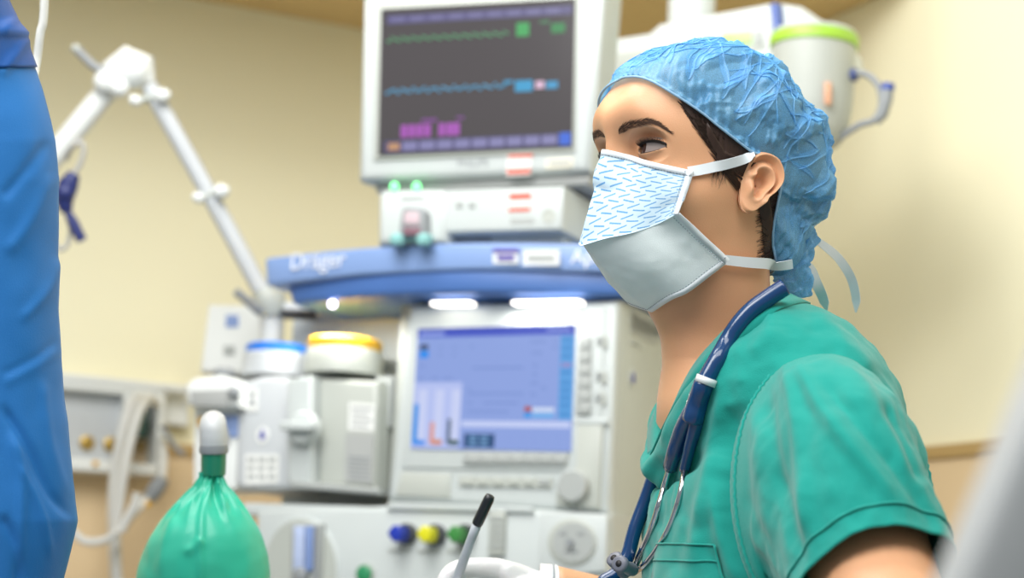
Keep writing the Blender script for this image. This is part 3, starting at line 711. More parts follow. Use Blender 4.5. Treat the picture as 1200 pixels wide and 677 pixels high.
o = MB().sphere(A(124, 96, 3.10), .021).sphere(A(140, 103, 3.09), .016).build('elbow_clamp', M_bright, None); aput(o)
o = MB().tube(pw([A(122, 84, 3.1), A(108, 76, 3.1), A(90, 58, 3.1)]), [.0085, .0075, .0075], 16).build('lever', M_mid, None); aput(o); o['label'] = 'grey clamping lever'
o = MB().sphere(A(89, 57, 3.1), .0085).build('lever_tip', M_pale, None); aput(o)
for (x, y) in ((190, 112), (160, 118), (259, 224), (234, 232)):
    o = MB().sphere(A(x, y, 3.10), .0125 if x in (190, 259) else .009).sphere(A(x + (4 if x in (190, 259) else -3), y - 1, 3.10), .009).build('knob', M_bright, None); aput(o)
for a_, b_ in (((160, 118), (190, 112)), ((234, 232), (259, 224))):
    o = MB().tube(pw([A(*a_, 3.11), A(*b_, 3.11)]), .006, 12).build('cross_pin', M_pale, None); aput(o)
o = MB().tube(pw([A(305, 365, 3.08), A(292, 354, 3.07), A(276, 341, 3.06)]), [.009, .0075, .007], 16).build('lever', M_mid, None); aput(o)
o = MB().box(-.030, .030, -.02, .02, -.006, .006, .004, M=Matrix.Translation(Vector(A(350, 369, 3.06)))).build('clamp_bar', M_dark, None); aput(o)
o = MB().tube(pw([A(318, 362), A(352, 365), A(372, 367)]), [.016, .014, .014], 16).build('bracket', M_plate, None); aput(o)
# cable with navy connectors hanging from the arm
cab = thing('sensor_cable', 'grey cable with navy blue connectors hanging from the white support arm', 'cable', Matrix.Translation(Vector(A(90, 170, 3.06))))
CI = cab.matrix_world.inverted()
def cput(o): o.parent = cab; o.matrix_parent_inverse = CI; return o
M_cable = mat('cable_grey', 'b3b3b0', 0.5); M_navyp = mat('navy_plastic', '26306b', 0.35)
o = MB().tube(catmull(pw([A(78, 186, 3.08), A(84, 172, 3.06), A(94, 166, 3.06), A(98, 176, 3.06), A(94, 192, 3.06), A(86, 204, 3.06)]), 8), .0042, 12).build('cable', M_cable, None); cput(o)
o = MB().tube(catmull(pw([A(80, 240, 3.06), A(83, 262, 3.06), A(80, 284, 3.06), A(72, 292, 3.06), A(64, 284, 3.06), A(60, 262, 3.06)]), 8), .0038, 12).build('cable', M_cable, None); cput(o)
o = MB().tube(pw([A(87, 203, 3.05), A(80, 216, 3.05), A(75, 236, 3.05), A(78, 248, 3.05)]), [.010, .017, .015, .010], 18).sphere(A(76, 226, 3.045), .016).build('connector_body', M_navyp, None); cput(o)
o = MB().tube(pw([A(78, 246, 3.05), A(86, 262, 3.05), A(96, 282, 3.05)]), [.006, .0095, .0085], 16).build('connector_plug', M_navyp, None); cput(o)
# thin white line from above the drape
o = MB().tube(catmull(pw([P(54, -420, 1.9), P(54, -200, 1.9), P(52, 0, 1.9), P(47, 40, 1.9), P(42, 78, 1.9), P(33, 120, 1.88), P(20, 170, 1.86), P(0, 260, 1.82), P(-40, 420, 1.78)]), 8), .0042, 12).build('infusion_line', mat('clear_line', 'e6e6e0', .25, coat=.4))
tag(o, 'thin white infusion line dropping behind the blue drape', 'tube')
# ---- white board behind the arm
FB = Frame(P(270, 395, 3.48), MY)
wb = thing('control_box', 'white box with a small blue mark standing behind the support arm', 'control box', FB.M)
def wbs(par, pts, y, th, m, name, bev=0.0):
    return MB().prism(FB.poly(pts, y - th), y - th, y, bev, 3).build(name, m, par)
wbs(wb, [(243, 356), (304, 358), (318, 440), (233, 436)], 0.02, 0.05, M_bright, 'housing', 0.008); wbs(wb, [(265, 369), (279, 369), (279, 383), (264, 383)], -0.030, 0.002, mat('blue_mark', '8a9fce', .5), 'blue_mark')
wbs(wb, [(262, 405), (275, 405), (275, 416), (262, 416)], -0.030, 0.002, M_grey, 'grey_mark'); wbs(wb, [(250, 434), (300, 436), (300, 560), (250, 560)], 0.02, 0.03, M_grey, 'stem', 0.005)

# ---- gas outlet panel on the left wall
FGo = on_wall(140, 500, 1) + N1 * 0.09
FG = Frame(FGo, math.radians(24))
gp = thing('gas_panel', 'white gas outlet panel with two brass outlets on the left wall', 'gas panel', FG.M)
def gs(par, pts, y, th, m, name, bev=0.0, label=None):
    o = MB().prism(FG.poly(pts, y - th), y - th, y, bev, 3).build(name, m, par)
    if label: o['label'] = label
    return o
yw = 0.088
gs(gp, [(40, 433), (160, 445), (222, 453), (222, 500), (40, 480)], yw, 0.04, M_bright, 'wall_rail', 0.006)
gs(gp, [(70, 436), (222, 452), (222, 460), (70, 446)], 0.03, 0.03, M_bright, 'rail_lip', 0.003)
gs(gp, [(60, 452), (148, 462), (146, 543), (60, 538)], yw, 0.05, M_plate, 'back_plate', 0.003)
for nm, pts in (('frame_bar', [(60, 444), (194, 458), (194, 466), (60, 454)]), ('frame_bar', [(60, 534), (192, 545), (192, 557), (60, 549)]), ('frame_bar', [(146, 455), (156, 456), (155, 545), (145, 544)]), ('frame_bar', [(184, 458), (194, 459), (192, 556), (182, 555)])):
    gs(gp, pts, yw, 0.085, M_bright, nm, 0.003)
M_brass = mat('brass', 'b89a50', 0.35, metal=0.6)
for x, y in ((101, 519), (129, 521)):
    u, v = FG.uv(x, y, 0.04); k = MB(); k.lathe([(.014, 0), (.014, -.008), (.010, -.010), (.006, -.010), (.006, -.004), (0, -.004)], 28, 'y', (u, .038, v)); k.build('gas_outlet', M_brass, gp)
u, v = FG.uv(112, 543, 0.0); MB().sphere((u, 0.0, v), .006).build('yellow_dot', M_yel, gp)
u, v = FG.uv(168, 493, 0.03); k = MB(); k.box(u - .012, u + .008, .02, .085, v - .03, v + .02, .003); k.build('wall_valve', mat('valve_dark', '3c5f58', .5), gp)
# hoses looping over the panel
def hose(label, pts, r, dd, m=None):
    w = catmull(pw([P(x, y, d) for (x, y), d in zip(pts, dd)]), 10); o = MB().tube(w, r, 16).build('hose', m or M_hose, None); tag(o, label, 'hose', None); return o
M_hose = mat('hose_grey', 'd9dad7', 0.45)
d0 = float((FG.wor((0, -0.02, 0)) - CAM) @ FW)
hose('left grey hose looping over the gas panel frame', [(170, 470), (162, 466), (152, 478), (142, 510), (135, 550), (132, 590), (133, 640), (136, 700)], .0095, [d0 + .06, d0 - .02, d0 - .06, d0 - .08, d0 - .08, d0 - .08, d0 - .07, d0 - .06])
hose('right grey hose hanging from the gas panel frame', [(184, 474), (174, 468), (164, 480), (154, 512), (146, 550), (140, 590), (136, 630), (139, 700)], .0095, [d0 + .06, d0 - .03, d0 - .08, d0 - .10, d0 - .11, d0 - .11, d0 - .11, d0 - .10])
hose('grey hose curving low behind the blue drape to a dark connector', [(60, 610), (84, 622), (100, 634), (124, 632), (142, 618), (158, 600), (176, 580), (188, 566), (192, 540), (190, 515)], .0075, [d0 - .16] * 5 + [d0 - .13, d0 - .10, d0 - .08, d0 - .03, d0 + .03])
hose('dark cable beside the gas panel frame', [(190, 500), (198, 512), (206, 524), (216, 532)], .0055, [d0, d0 - .02, d0 - .02, d0 - .02], M_mid)
kc = thing('hose_connector', 'dark grey hose connector with a yellow end below the gas panel', 'connector', Matrix.Translation(Vector(P(181, 574, d0 - .1))))
o = MB().tube(pw([P(192, 560, d0 - .1), P(186, 568, d0 - .1), P(178, 580, d0 - .1), P(172, 587, d0 - .1)]), [.012, .016, .015, .010], 18).build('connector_body', M_mid, None); o.parent = kc; o.matrix_parent_inverse = kc.matrix_world.inverted()
o = MB().tube(pw([P(174, 586, d0 - .11), P(171, 592, d0 - .11)]), [.008, .008], 16).build('connector_end', M_yel, None); o.parent = kc; o.matrix_parent_inverse = kc.matrix_world.inverted()
hose('short pale tube end sticking up beside the hoses', [(142, 622), (150, 606), (158, 592), (161, 578)], .0085, [d0 - .2] * 4)

# ---- green breathing bag
DB = 2.02
M_bag = mat('bag_green', '33ba9a', 0.38, var=0.03, vscale=12, coat=0.15, spec=0.5)
M_collar = mat('bag_collar', '1f7f62', 0.3, coat=.3)
bag = thing('breathing_bag', 'green rubber breathing bag on a grey elbow in front of the machine', 'breathing bag', Matrix.Translation(Vector(P(240, 700, DB))))
BI = bag.matrix_world.inverted()
def bput(o): o.parent = bag; o.matrix_parent_inverse = BI; return o
prof = [(553, 15), (562, 17), (575, 28), (590, 42), (610, 56), (635, 69), (660, 76), (690, 79), (720, 76), (750, 66), (775, 46), (790, 20), (794, 4)]
pf = catmull(np.array(prof, float), 10); nB = 128; tb = np.linspace(0, 2 * np.pi, nB, endpoint=False); rg = []
for y, r in pf:
    xc = np.interp(y, [545, 600, 680, 800], [249, 243, 238, 236]); c = P(xc, y, DB); R = r * DB / FPX
    fac = np.cos(tb * 4 + .6); kk = smooth01(y, 553, 575) 
    rr = R * (1 - (0.055 * np.abs(np.sin(tb * 2 + .5)) ** 3) * kk)
    rg.append(c + (rr * np.cos(tb))[:, None] * RIGHT + (0.88 * rr * np.sin(tb))[:, None] * np.array([0, 1.0, 0]))
BG = np.array(rg); nr = outn(BG) if 'outn' in globals() else None
BN = grid_normals(BG); BN = BN if np.einsum('ijk,ijk->', BN, BG - BG.mean((0, 1))) > 0 else -BN
yy = pf[:, 0][:, None]
BG = BG + BN * ((0.006 * np.abs(np.sin(tb * 7 + .8 * np.sin(yy / 22)))[...] * np.exp(-((yy - 575) / 26) ** 2) * -1)[..., None]) + BN * (fbm(BG.reshape(-1, 3) * 16, 3).reshape(BG.shape[:2]) * 0.0022 * smooth01(yy, 560, 620))[..., None]
def bfold(line, wd, h):
    q = proj(BG.reshape(-1, 3)); ds, run = seg_dist(q, catmull(np.array(line, float), 8)); f_ = smooth01(-np.einsum('ij,ij->i', BN.reshape(-1, 3), unit(BG.reshape(-1, 3) - CAM)), 0, .3)
    return BN * ((h * np.exp(-(ds / wd) ** 2) * f_ * smooth01(run, 0, .15) * (1 - smooth01(run, .7, 1))) / 1000).reshape(BG.shape[:2])[..., None]
BG = BG + bfold([(246, 553), (240, 580), (236, 610), (235, 650), (236, 700)], 3.2, 3.5) + bfold([(255, 556), (262, 580), (268, 600)], 4, 3) + bfold([(248, 556), (254, 585), (262, 615)], 3, -3) + bfold([(236, 630), (228, 640), (214, 650)], 5, 2.5) + bfold([(205, 600), (194, 640), (190, 690)], 7, 2)
V = list(BG.reshape(-1, 3)); F = grid_faces(len(pf), nB, True); F += [tuple(range(nB))[::-1], tuple((len(pf) - 1) * nB + k for k in range(nB))]
o = bput(closed('bag', V, F, M_bag, None, 0, 80)); o['label'] = 'green rubber bag with a raised seam'
c0, c1 = P(250, 556, DB), P(250.5, 528, DB)
o = bput(MB().tube([c0, c0 * .5 + c1 * .5, c1], [.0125, .0128, .0128], 28).build('collar', M_collar, None)); o['label'] = 'dark green collar'
o = bput(MB().tube([P(250.5, 531, DB), P(250.5, 527, DB), P(250.5, 521, DB)], [.0142, .0150, .0142], 28).build('rim', M_mid, None))
M_elb = mat('elbow_grey', 'c0c3c4', 0.35, coat=.2)
pth = catmull([P(250.5, 527, DB), P(250, 512, DB), P(249.5, 500, DB + .004), P(250, 496, DB + .020), P(251, 499, DB + .05), P(254, 506, DB + .25), P(258, 514, DB + .62), P(260, 518, DB + .90)], 10)
o = bput(MB().tube(pth, np.interp(np.linspace(0, 1, len(pth)), np.linspace(0, 1, 8), [.0142, .0138, .0135, .0135, .013, .013, .013, .013]), 28).build('elbow', M_elb, None)); o['label'] = 'pale grey elbow tube leading back to the machine'

# ---- ceiling device behind her head
FD = Frame(P(830, 60, 3.35), math.radians(-30))
dv = thing('pendant_unit', 'white ceiling-hung unit with blue strip, lime ring and handled canister behind her head', 'ceiling unit', FD.M)
def ds_(par, pts, y, th, m, name, bev=0.0, label=None):
    o = MB().prism(FD.poly(pts, y - th), y - th, y, bev, 3).build(name, m, par)
    if label: o['label'] = label
    return o
ds_(dv, [(680, 52), (715, 45), (760, 38), (772, 27), (905, 2), (912, 90), (905, 110), (680, 130)], 0.09, 0.17, M_white, 'housing', 0.010)
ds_(dv, [(722, 62), (860, 40), (895, 36), (897, 58), (722, 84)], -0.078, 0.004, M_pale, 'front_panel', 0.002)
ds_(dv, [(846, 39), (880, 36), (881, 51), (847, 55)], -0.081, 0.003, mat('lime_display', 'a6d67e', .4, emit='9fd070', estr=.25), 'lime_display', 0.001, 'lime green display')
ds_(dv, [(884, 36), (892, 35), (893, 52), (885, 53)], -0.081, 0.003, M_grey, 'key', 0.001)
u, v = FD.uv(810, 22, 0.0); MB().lathe([(.040, v - .03), (.040, v + .05), (.037, v + .055), (.037, v + 1.0)], 36, 'z', (u, 0, 0)).build('ceiling_pole', M_white, dv)
ds_(dv, [(902, 4), (910, 2), (918, 88), (911, 96)], 0.083, 0.168, mat('strip_blue', '4a63a8', .4), 'blue_strip', 0.003, 'blue edge strip')
ds_(dv, [(910, 0), (935, 4), (958, 20), (972, 40), (975, 60), (915, 66)], 0.075, 0.15, M_white, 'end_cap', 0.02)
YC = -0.13
u, v = FD.uv(952, 110, YC)
def rpx(px): return px * 3.35 / FPX
cn_ = MB(); pr = [(50, 46), (125, 44), (150, 40), (168, 32), (178, 18), (181, 0.01)]
prof_ = [(rpx(r), FD.uv(952, y, YC)[1]) for y, r in pr]; cn_.lathe(prof_[::-1], 44, 'z', (u, YC, 0)); cn_o = cn_.build('canister', M_pale, dv)
prof_ = [(rpx(r), FD.uv(952, y, YC)[1]) for y, r in ((58, 46), (57, 48), (47, 48.5), (44, 47))]; MB().lathe(prof_[::-1], 44, 'z', (u, YC, 0)).build('canister_ring', mat('lime_ring', '9cc840', .4), dv)['label'] = 'lime green ring'
prof_ = [(rpx(r), FD.uv(952, y, YC)[1]) for y, r in ((52, 44), (42, 47), (39, 44), (38, 0.01))]; MB().lathe(prof_[::-1], 44, 'z', (u, YC, 0)).build('canister_lid', M_white, dv)
hp = [FD.at(980, 92, YC), FD.at(1000, 86, YC), FD.at(1017, 88, YC), FD.at(1030, 102, YC), FD.at(1033, 122, YC), FD.at(1025, 140, YC), FD.at(1008, 146, YC), FD.at(992, 156, YC), FD.at(978, 166, YC)]
MB().tube(catmull(hp, 8), 0.0052, 16).build('handle', M_mid, dv)
MB().tube([FD.at(980, 92, YC), FD.at(1004, 87, YC)], .010, 16).build('handle_socket', mat('socket_blue', '3f4f86', .4), dv)
MB().tube([FD.at(1040, 100, YC), FD.at(1039, 115, YC), FD.at(1034, 134, YC), FD.at(1026, 142, YC)], [.009, .010, .009, .008], 16).build('grip', M_mid, dv)
MB().tube([FD.at(1041, 98, YC), FD.at(1040, 106, YC)], [.0095, .0105], 16).build('grip_cap', mat('grip_blue', '2f4a9a', .4), dv)
MB().prism(FD.poly([(966, 96), (973, 96), (973, 122), (966, 122)], YC - .055), YC - .056, YC - .048, .001).build('warning_label', mat('label_orange', 'cf9a78', .5), dv)

# ---- blue surgical drape at the left edge
DD = 1.60
ed = [(-60, 2), (-20, 4), (0, 8), (22, 17), (40, 33), (43, 29), (60, 34), (82, 42), (120, 52), (165, 64), (210, 69), (300, 69), (360, 70), (420, 73), (480, 77), (530, 82), (575, 88), (610, 90), (640, 83), (677, 73), (760, 60), (900, 46), (1200, 30), (1500, 20)]
ye = np.linspace(-60, 1500, 460); xe = np.interp(ye, [e[0] for e in ed], [e[1] for e in ed])
nx = 150; G_ = np.zeros((460, nx, 3))
for i in range(460):
    xs = np.linspace(-260, xe[i], nx); t = (xs - xs[0]) / (xs[-1] - xs[0])
    roll = 0.10 * (1 - np.sqrt(np.clip(1 - t ** 6, 0, 1)))
    for j in range(nx): G_[i, j] = P(xs[j], ye[i], DD + roll[j])
DN = grid_normals(G_); DN = DN if (DN[150, 75] @ FW) < 0 else -DN
pxy = proj(G_.reshape(-1, 3)); dsp = 2.6 * fbm(np.stack([pxy[:, 0] / 90, pxy[:, 1] / 150, 0 * pxy[:, 0] + 2], -1), 3)
for line, wd, h in (([(0, 470), (30, 520), (60, 580), (88, 612)], 7, -7), ([(0, 452), (40, 430), (74, 405)], 8, 2), ([(0, 440), (40, 420), (72, 395)], 6, -2), ([(10, 500), (24, 560), (22, 677)], 9, 6), ([(0, 600), (18, 640), (24, 700)], 8, -6),
                    ([(70, 300), (55, 340), (20, 380)], 8, 4), ([(5, 300), (35, 260), (62, 200)], 10, 4), ([(0, 235), (30, 200), (58, 160)], 8, -4), ([(20, 540), (48, 600), (60, 660)], 6, 4), ([(50, 440), (58, 520), (82, 590)], 8, 4), ([(0, 90), (20, 60), (34, 40)], 7, 4), ([(0, 40), (16, 20), (10, -10)], 7, 4)):
    ds, run = seg_dist(pxy, catmull(np.array(line, float), 8)); dsp = dsp + 0.5 * h * np.exp(-(ds / wd / 0.8) ** 2) * smooth01(run, 0, .15) * (1 - smooth01(run, .8, 1))
G_ = G_ + DN * (dsp / 1000).reshape(460, nx)[..., None]
M_drape = mat('drape_blue', '2a78c2', 0.55, var=0.04, vscale=20, bump=0.12, bscale=700, spec=0.3)
M_drape2 = mat('drape_double', '18539c', 0.5, var=0.05, vscale=25, bump=0.12, bscale=700, spec=0.3)
dr = shell('surgical_drape', G_, M_drape, None, wrap=False, th=0.0015); tag(dr, 'blue surgical drape hanging at the left edge', 'drape')
i0, i1 = 0, int(np.searchsorted(ye, 82))
pt = G_[max(i0, 0):i1, :] + DN[max(i0, 0):i1, :] * 0.002
o = shell('reinforcement', pt, M_drape2, None, wrap=False, th=0.0012); o.parent = dr; o['label'] = 'darker doubled band along the top of the drape'
# pole carrying the drape, outside the picture
FQ = P(-150, 0, DD + 0.14)
ztop = float(P(-150, -60, DD)[2])
pl = thing('drape_stand', 'steel stand carrying the blue drape', 'stand', Matrix.Translation((FQ[0], FQ[1], 0)))
M_steel = mat('steel', 'b9bcc0', .25, metal=.9)
o = MB().tube([(0, 0, .03), (0, 0, ztop)], .0125, 20).build('pole', M_steel, pl); o = MB().tube([(-.12, 0, ztop), (.10, 0, ztop - .004)], .008, 16).build('crossbar', M_steel, pl); o = MB().lathe([(.16, 0), (.15, .03), (.02, .05)], 36, 'z').build('foot', M_steel, pl)

# ---- grey arm close to the lens, lower right
M_near = mat('near_grey', 'c4c7c7', .45); M_near2 = mat('near_dark', '8d8f90', .45)
na_, nb2 = P(1262, 420, .62), P(1100, 810, .60)
ax = unit(nb2 - na_); bx = unit(np.cross(ax, FW)); bx = bx if bx @ RIGHT > 0 else -bx; bz = np.cross(ax, bx)
near = thing('equipment_arm', 'blurred pale grey slanted bar in the lower right corner', 'equipment arm')
def slant(o0, w, dp_, m, name, bev):
    M = Matrix.Identity(4)
    for i in range(3): M[i][0], M[i][1], M[i][2], M[i][3] = bx[i], bz[i], ax[i], (na_ + bx * o0)[i]
    L = np.linalg.norm(nb2 - na_); o = MB().box(0, w, -dp_ / 2, dp_ / 2, -.05, L, bev, 3, M=M).build(name, m, near); return o
slant(-0.012, 0.034, 0.03, M_near, 'bar', 0.006); slant(0.020, 0.012, 0.034, M_near2, 'edge_strip', 0.003); slant(0.030, 0.05, 0.03, M_near, 'bar', 0.006)
slant(0.0, 0.03, 0.02, M_near2, 'core', .003)
L = nb2 + ax * 0.02
o = MB().tube([L, np.array([L[0], L[1], 0.03])], .018, 20).build('post', M_near2, near); o = MB().lathe([(.14, 0), (.13, .03), (.03, .05)], 36, 'z', (L[0], L[1], 0)).build('foot', M_near2, near)
# ================================================================== the nurse
M_skin = mat('skin', 'dfa880', 0.42, var=0.05, vscale=40, bump=0.10, bscale=900, sss=0.12, spec=0.4)
M_lip = mat('lip', 'b06a62', 0.4, var=0.02)
M_sclera = mat('eye_white', 'a3958f', 0.25, var=0.03, coat=0.25)
M_iris = mat('eye_iris', '40240f', 0.25, var=0.25, vscale=600, coat=0.2)
M_pupil = mat('eye_pupil', '050303', 0.2, var=0, coat=0.2)
M_lash = mat('lash', '17100d', 0.6, var=0)
M_brow = mat('brow_hair', '5d4231', 0.6, var=0.1)
M_hair = mat('dark_hair', '36231a', 0.45, var=0.25, vscale=120)
M_scrub = mat('scrub_cotton', '17978b', 0.85, var=0.07, vscale=26, bump=0.25, bscale=1100, sheen=0.25, spec=0.2)
M_scrub_in = mat('scrub_inside', '1c7a72', 0.9, var=0.05, spec=0.2)

def head_axes(y, b, r):
    y, b, r = map(math.radians, (y, b, r))
    F = np.array([-math.cos(y), -math.sin(y), 0]); Lf = np.array([math.sin(y), -math.cos(y), 0]); U = np.array([0, 0, 1.0])
    F2 = F * math.cos(b) + U * math.sin(b); U2 = U * math.cos(b) - F * math.sin(b)
    return np.stack([F2, Lf * math.cos(r) + U2 * math.sin(r), U2 * math.cos(r) - Lf * math.sin(r)])
HA = head_axes(28.5, 0.8, -2.9)
HO = P(819.0, 228.7, 1.674)
def H2W(p): return HO + np.asarray(p, float) @ HA / 1000.0
def W2H(p): return (np.asarray(p) - HO) @ HA.T * 1000.0
HC = np.array([5.0, 0, 15.0])

# body frame: f forward, l left, z up (metres), origin on the floor under the chest
BY = math.radians(5)
BF = np.array([-math.cos(BY), -math.sin(BY), 0]); BL = np.array([math.sin(BY), -math.cos(BY), 0])
BO = P(918, 600, 1.655) * np.array([1, 1, 0])
BA = np.stack([BF, BL, np.array([0, 0, 1.0])])
def B2W(p): return BO + np.asarray(p, float) @ BA
def W2B(p): return (np.asarray(p) - BO) @ BA.T

# ---- head surface: control points (forward, left, up) in mm
mid = [(-5, 126), (30, 121), (55, 108), (76, 88), (89, 66), (97.5, 42), (95, 26), (98, 8), (99, -7), (91, -19), (94, -31), (90, -38),
       (92, -45), (82, -52), (80, -63), (69, -75), (52, -82), (34, -90), (-50, 114), (-80, 90), (-98, 50), (-92, 8), (-72, -32), (-62, -62)]
sid = [(89, 8, 12), (77, 14, 10), (83, 9, 26), (89, 15, -11), (83, 20, -15), (81, 26, -12), (92, 15, 42), (88, 33, 45), (75, 51, 40), (64, 55, 24),
       (74, 31, 24), (76, 13, 24), (75, 31, 6), (66, 48, 4), (66, 50, -8), (45, 63, 0), (25, 66, 2), (50, 62, 40), (60, 57, 56), (76, 44, 66),
       (60, 56, 82), (74, 35, -24), (63, 47, -33), (45, 57, -35), (66, 31, -61), (48, 44, -60), (25, 53, -56), (5, 55, -50), (80, 25, -39),
       (73, 19, -65), (53, 24, -76), (30, 40, -72), (10, 72, 45), (0, 75, 62), (-15, 76, 62), (0, 68, 18), (-30, 74, 42), (-62, 61, 50),
       (-86, 35, 50), (-72, 50, 15), (-40, 63, 0), (-15, 60, -20), (-40, 53, -30), (-10, 51, -62), (-38, 47, -58), (-58, 25, -48), (35, 38, 112),
       (0, 45, 116), (-40, 45, 108), (58, 40, 98), (42, 61, 82), (-60, 50, 84), (0, 67, 93), (-45, 67, 78), (90, 15, 66), (60, 60, -15), (25, 62, -28)]
cp = np.array([(a, 0, z) for a, z in mid] + [p for p in sid] + [(a, -l, z) for a, l, z in sid], float)
_d = cp - HC; _r = np.linalg.norm(_d, axis=1)
HR = RBF(_d / _r[:, None], _r, 2e-4)
def head_r(D): return HR(unit(D))
def density(lo, hi, regions, base, fine):
    xs = [lo]
    while xs[-1] < hi:
        x = xs[-1]; st = base
        for a, b in regions:
            dd = max(a - x, 0, x - b); st = min(st, fine + dd * 0.12)
        xs.append(x + st)
    return np.array(xs[:-1])
ph = density(-180, 180, [(8, 44), (-44, -8)], 2.2, 0.30)
th = density(1.0, 1000, [(66, 98)], 2.2, 0.30)
th = th[th < 158]
PHR = np.radians(ph)
cut = 143 + 10 * np.clip(np.cos(PHR), 0, 1) ** 3 - 3 * np.clip(-np.cos(PHR), 0, 1)
nrow = len(th); ncol = len(ph)
# rows scaled so that the last one follows the cut under the jaw; the eye band keeps its rows
TH = np.where(th[:, None] < 110, th[:, None], 110 + (th[:, None] - 110) * (cut[None, :] - 110) / (th[-1] - 110))
TR = np.radians(TH)
D = np.stack([np.sin(TR) * np.cos(PHR), np.sin(TR) * np.sin(PHR), np.cos(TR)], -1)
Rr = head_r(D.reshape(-1, 3)).reshape(nrow, ncol)
HP = HC + D * Rr[..., None]

# ---- eyes
EYE_C = np.array([61.5, 31.0, 23.5])
def eye_axes(side):
    w = unit(np.array([math.cos(math.radians(12)), math.sin(math.radians(12)) * side, -0.02]))
    u = unit(np.cross(w, [0, 0, 1.0])) * -side         # lateral, away from the nose
    v = unit(np.cross(w, u)) * side
    if v[2] < 0: v = -v
    return np.array([EYE_C[0], EYE_C[1] * side, EYE_C[2]]), u, v, w
def lid_up(u):
    k = np.where(u < -4, (u + 4) / 12.5, (u + 4) / 21.5)
    return -1.8 + 0.06 * (u + 14) + 5.6 * np.clip(1 - np.abs(k) ** 1.9, 0, 1) ** 0.85
def lid_lo(u): return -1.8 + 0.06 * (u + 14) - 2.9 * np.clip(1 - np.abs((u - 1.0) / 16.5) ** 2.2, 0, 1) ** 0.8
def eye_w(u, v, r=13.4): return r * np.sqrt(np.clip(1 - (u / 23.0) ** 2 - (v / 15.0) ** 2, 0.02, 1))
def eye_shape(Pm):
    shp = Pm.shape; Q = Pm.reshape(-1, 3).copy()
    for side in (1, -1):
        c, eu, ev, ew = eye_axes(side)
        q = Q - c; u, v, w = q @ eu, q @ ev, q @ ew
        near = (np.abs(u) < 30) & (np.abs(v) < 24) & (w > -4)
        rr = np.sqrt((u / 1.42) ** 2 + (v * np.where(v > 0, 1.0, 1.12)) ** 2)
        k = 1 - smooth01(rr, 9.0, 16.5)
        lid = eye_w(u, v)
        w1 = w * (1 - k) + lid * k
        # crease over the upper lid, soft bag under the lower one
        crease = lid_up(np.clip(u, -15, 17)) + 4.0
        w1 -= 1.5 * np.exp(-((v - crease) / 1.3) ** 2) * (1 - smooth01(np.abs(u), 12, 19))
        w1 += 0.7 * np.exp(-((v - lid_lo(np.clip(u, -15, 17)) + 1.2) / 1.3) ** 2) * (1 - smooth01(np.abs(u), 12, 17))
        w1 += 0.9 * np.exp(-((v - lid_up(np.clip(u, -15, 17)) - 1.0) / 1.2) ** 2) * (1 - smooth01(np.abs(u), 12, 17))
        inside = np.minimum(lid_up(u) - v, v - lid_lo(u)) * (np.abs(u - 0.5) < 16)
        dep = smooth01(inside, 0.0, 0.55)
        w1 = w1 - 3.4 * dep
        w = np.where(near, w1, w)
        Q = np.where(near[:, None], c + u[:, None] * eu + v[:, None] * ev + w[:, None] * ew, Q)
    return Q.reshape(shp)
HP = eye_shape(HP)

# ---- neck and trunk rings under the head, column by column
neck = [(-100, -27, 46, 49), (-118, -30, 48, 50), (-140, -37, 51, 52), (-165, -44, 54, 56), (-190, -50, 58, 62)]   # z, centre, front-back, side
zs = np.arange(-104, -150, -4.0)
nk = np.array(neck, float)
rows = []
for z in zs:
    ca, ra, rl = (np.interp(-z, -nk[:, 0], nk[:, j]) for j in (1, 2, 3))
    e = 1.0
    rows.append(np.stack([ca + ra * np.cos(PHR), rl * np.sin(PHR), np.full(ncol, z) + 6 * np.cos(PHR)], -1))
NK = np.array(rows)
ALL = np.concatenate([HP, NK])
j0 = nrow
for it in range(40):                                   # relax the meridians over the join
    S = ALL.copy()
    S[1:-1] = 0.5 * ALL[1:-1] + 0.25 * (ALL[:-2] + ALL[2:])
    wgt = np.exp(-((np.arange(len(ALL)) - j0) / 4.5) ** 2)[:, None, None]
    ALL = ALL * (1 - wgt) + S * wgt
body_rows = [H2W(ALL.reshape(-1, 3)).reshape(ALL.shape)]
az = PHR + math.radians(28.5) - BY                     # the same column seen from the chest
trunk = [(1.318, 0.045, 0.064, 0.075), (1.300, 0.036, 0.072, 0.105), (1.275, 0.015, 0.080, 0.140), (1.235, -0.004, 0.082, 0.150), (1.17, -0.008, 0.090, 0.150), (1.05, -0.008, 0.088, 0.140),
         (0.95, 0.0, 0.105, 0.155), (0.84, 0.0, 0.11, 0.165), (0.78, 0.0, 0.09, 0.15)]
for z, cf, ra, rl in trunk:
    body_rows.append(B2W(np.stack([cf + ra * np.cos(az), rl * np.sin(az), np.full(ncol, z)], -1))[None])
BODY = np.concatenate(body_rows)
nb = len(BODY)
G = Geo()
F = grid_faces(nb, ncol, wrap=True, flip=True)
V = list(BODY.reshape(-1, 3)); o = len(V)
V += [H2W((-5 + 0, 0, float(HR([[0, 0, 1.0]])[0]) + 15.0)), BODY[-1].mean(0)]
F += [(o, k, (k + 1) % ncol) for k in range(ncol)]
F += [(o + 1, (nb - 1) * ncol + (k + 1) % ncol, (nb - 1) * ncol + k) for k in range(ncol)]
V[o] = BODY[0].mean(0)
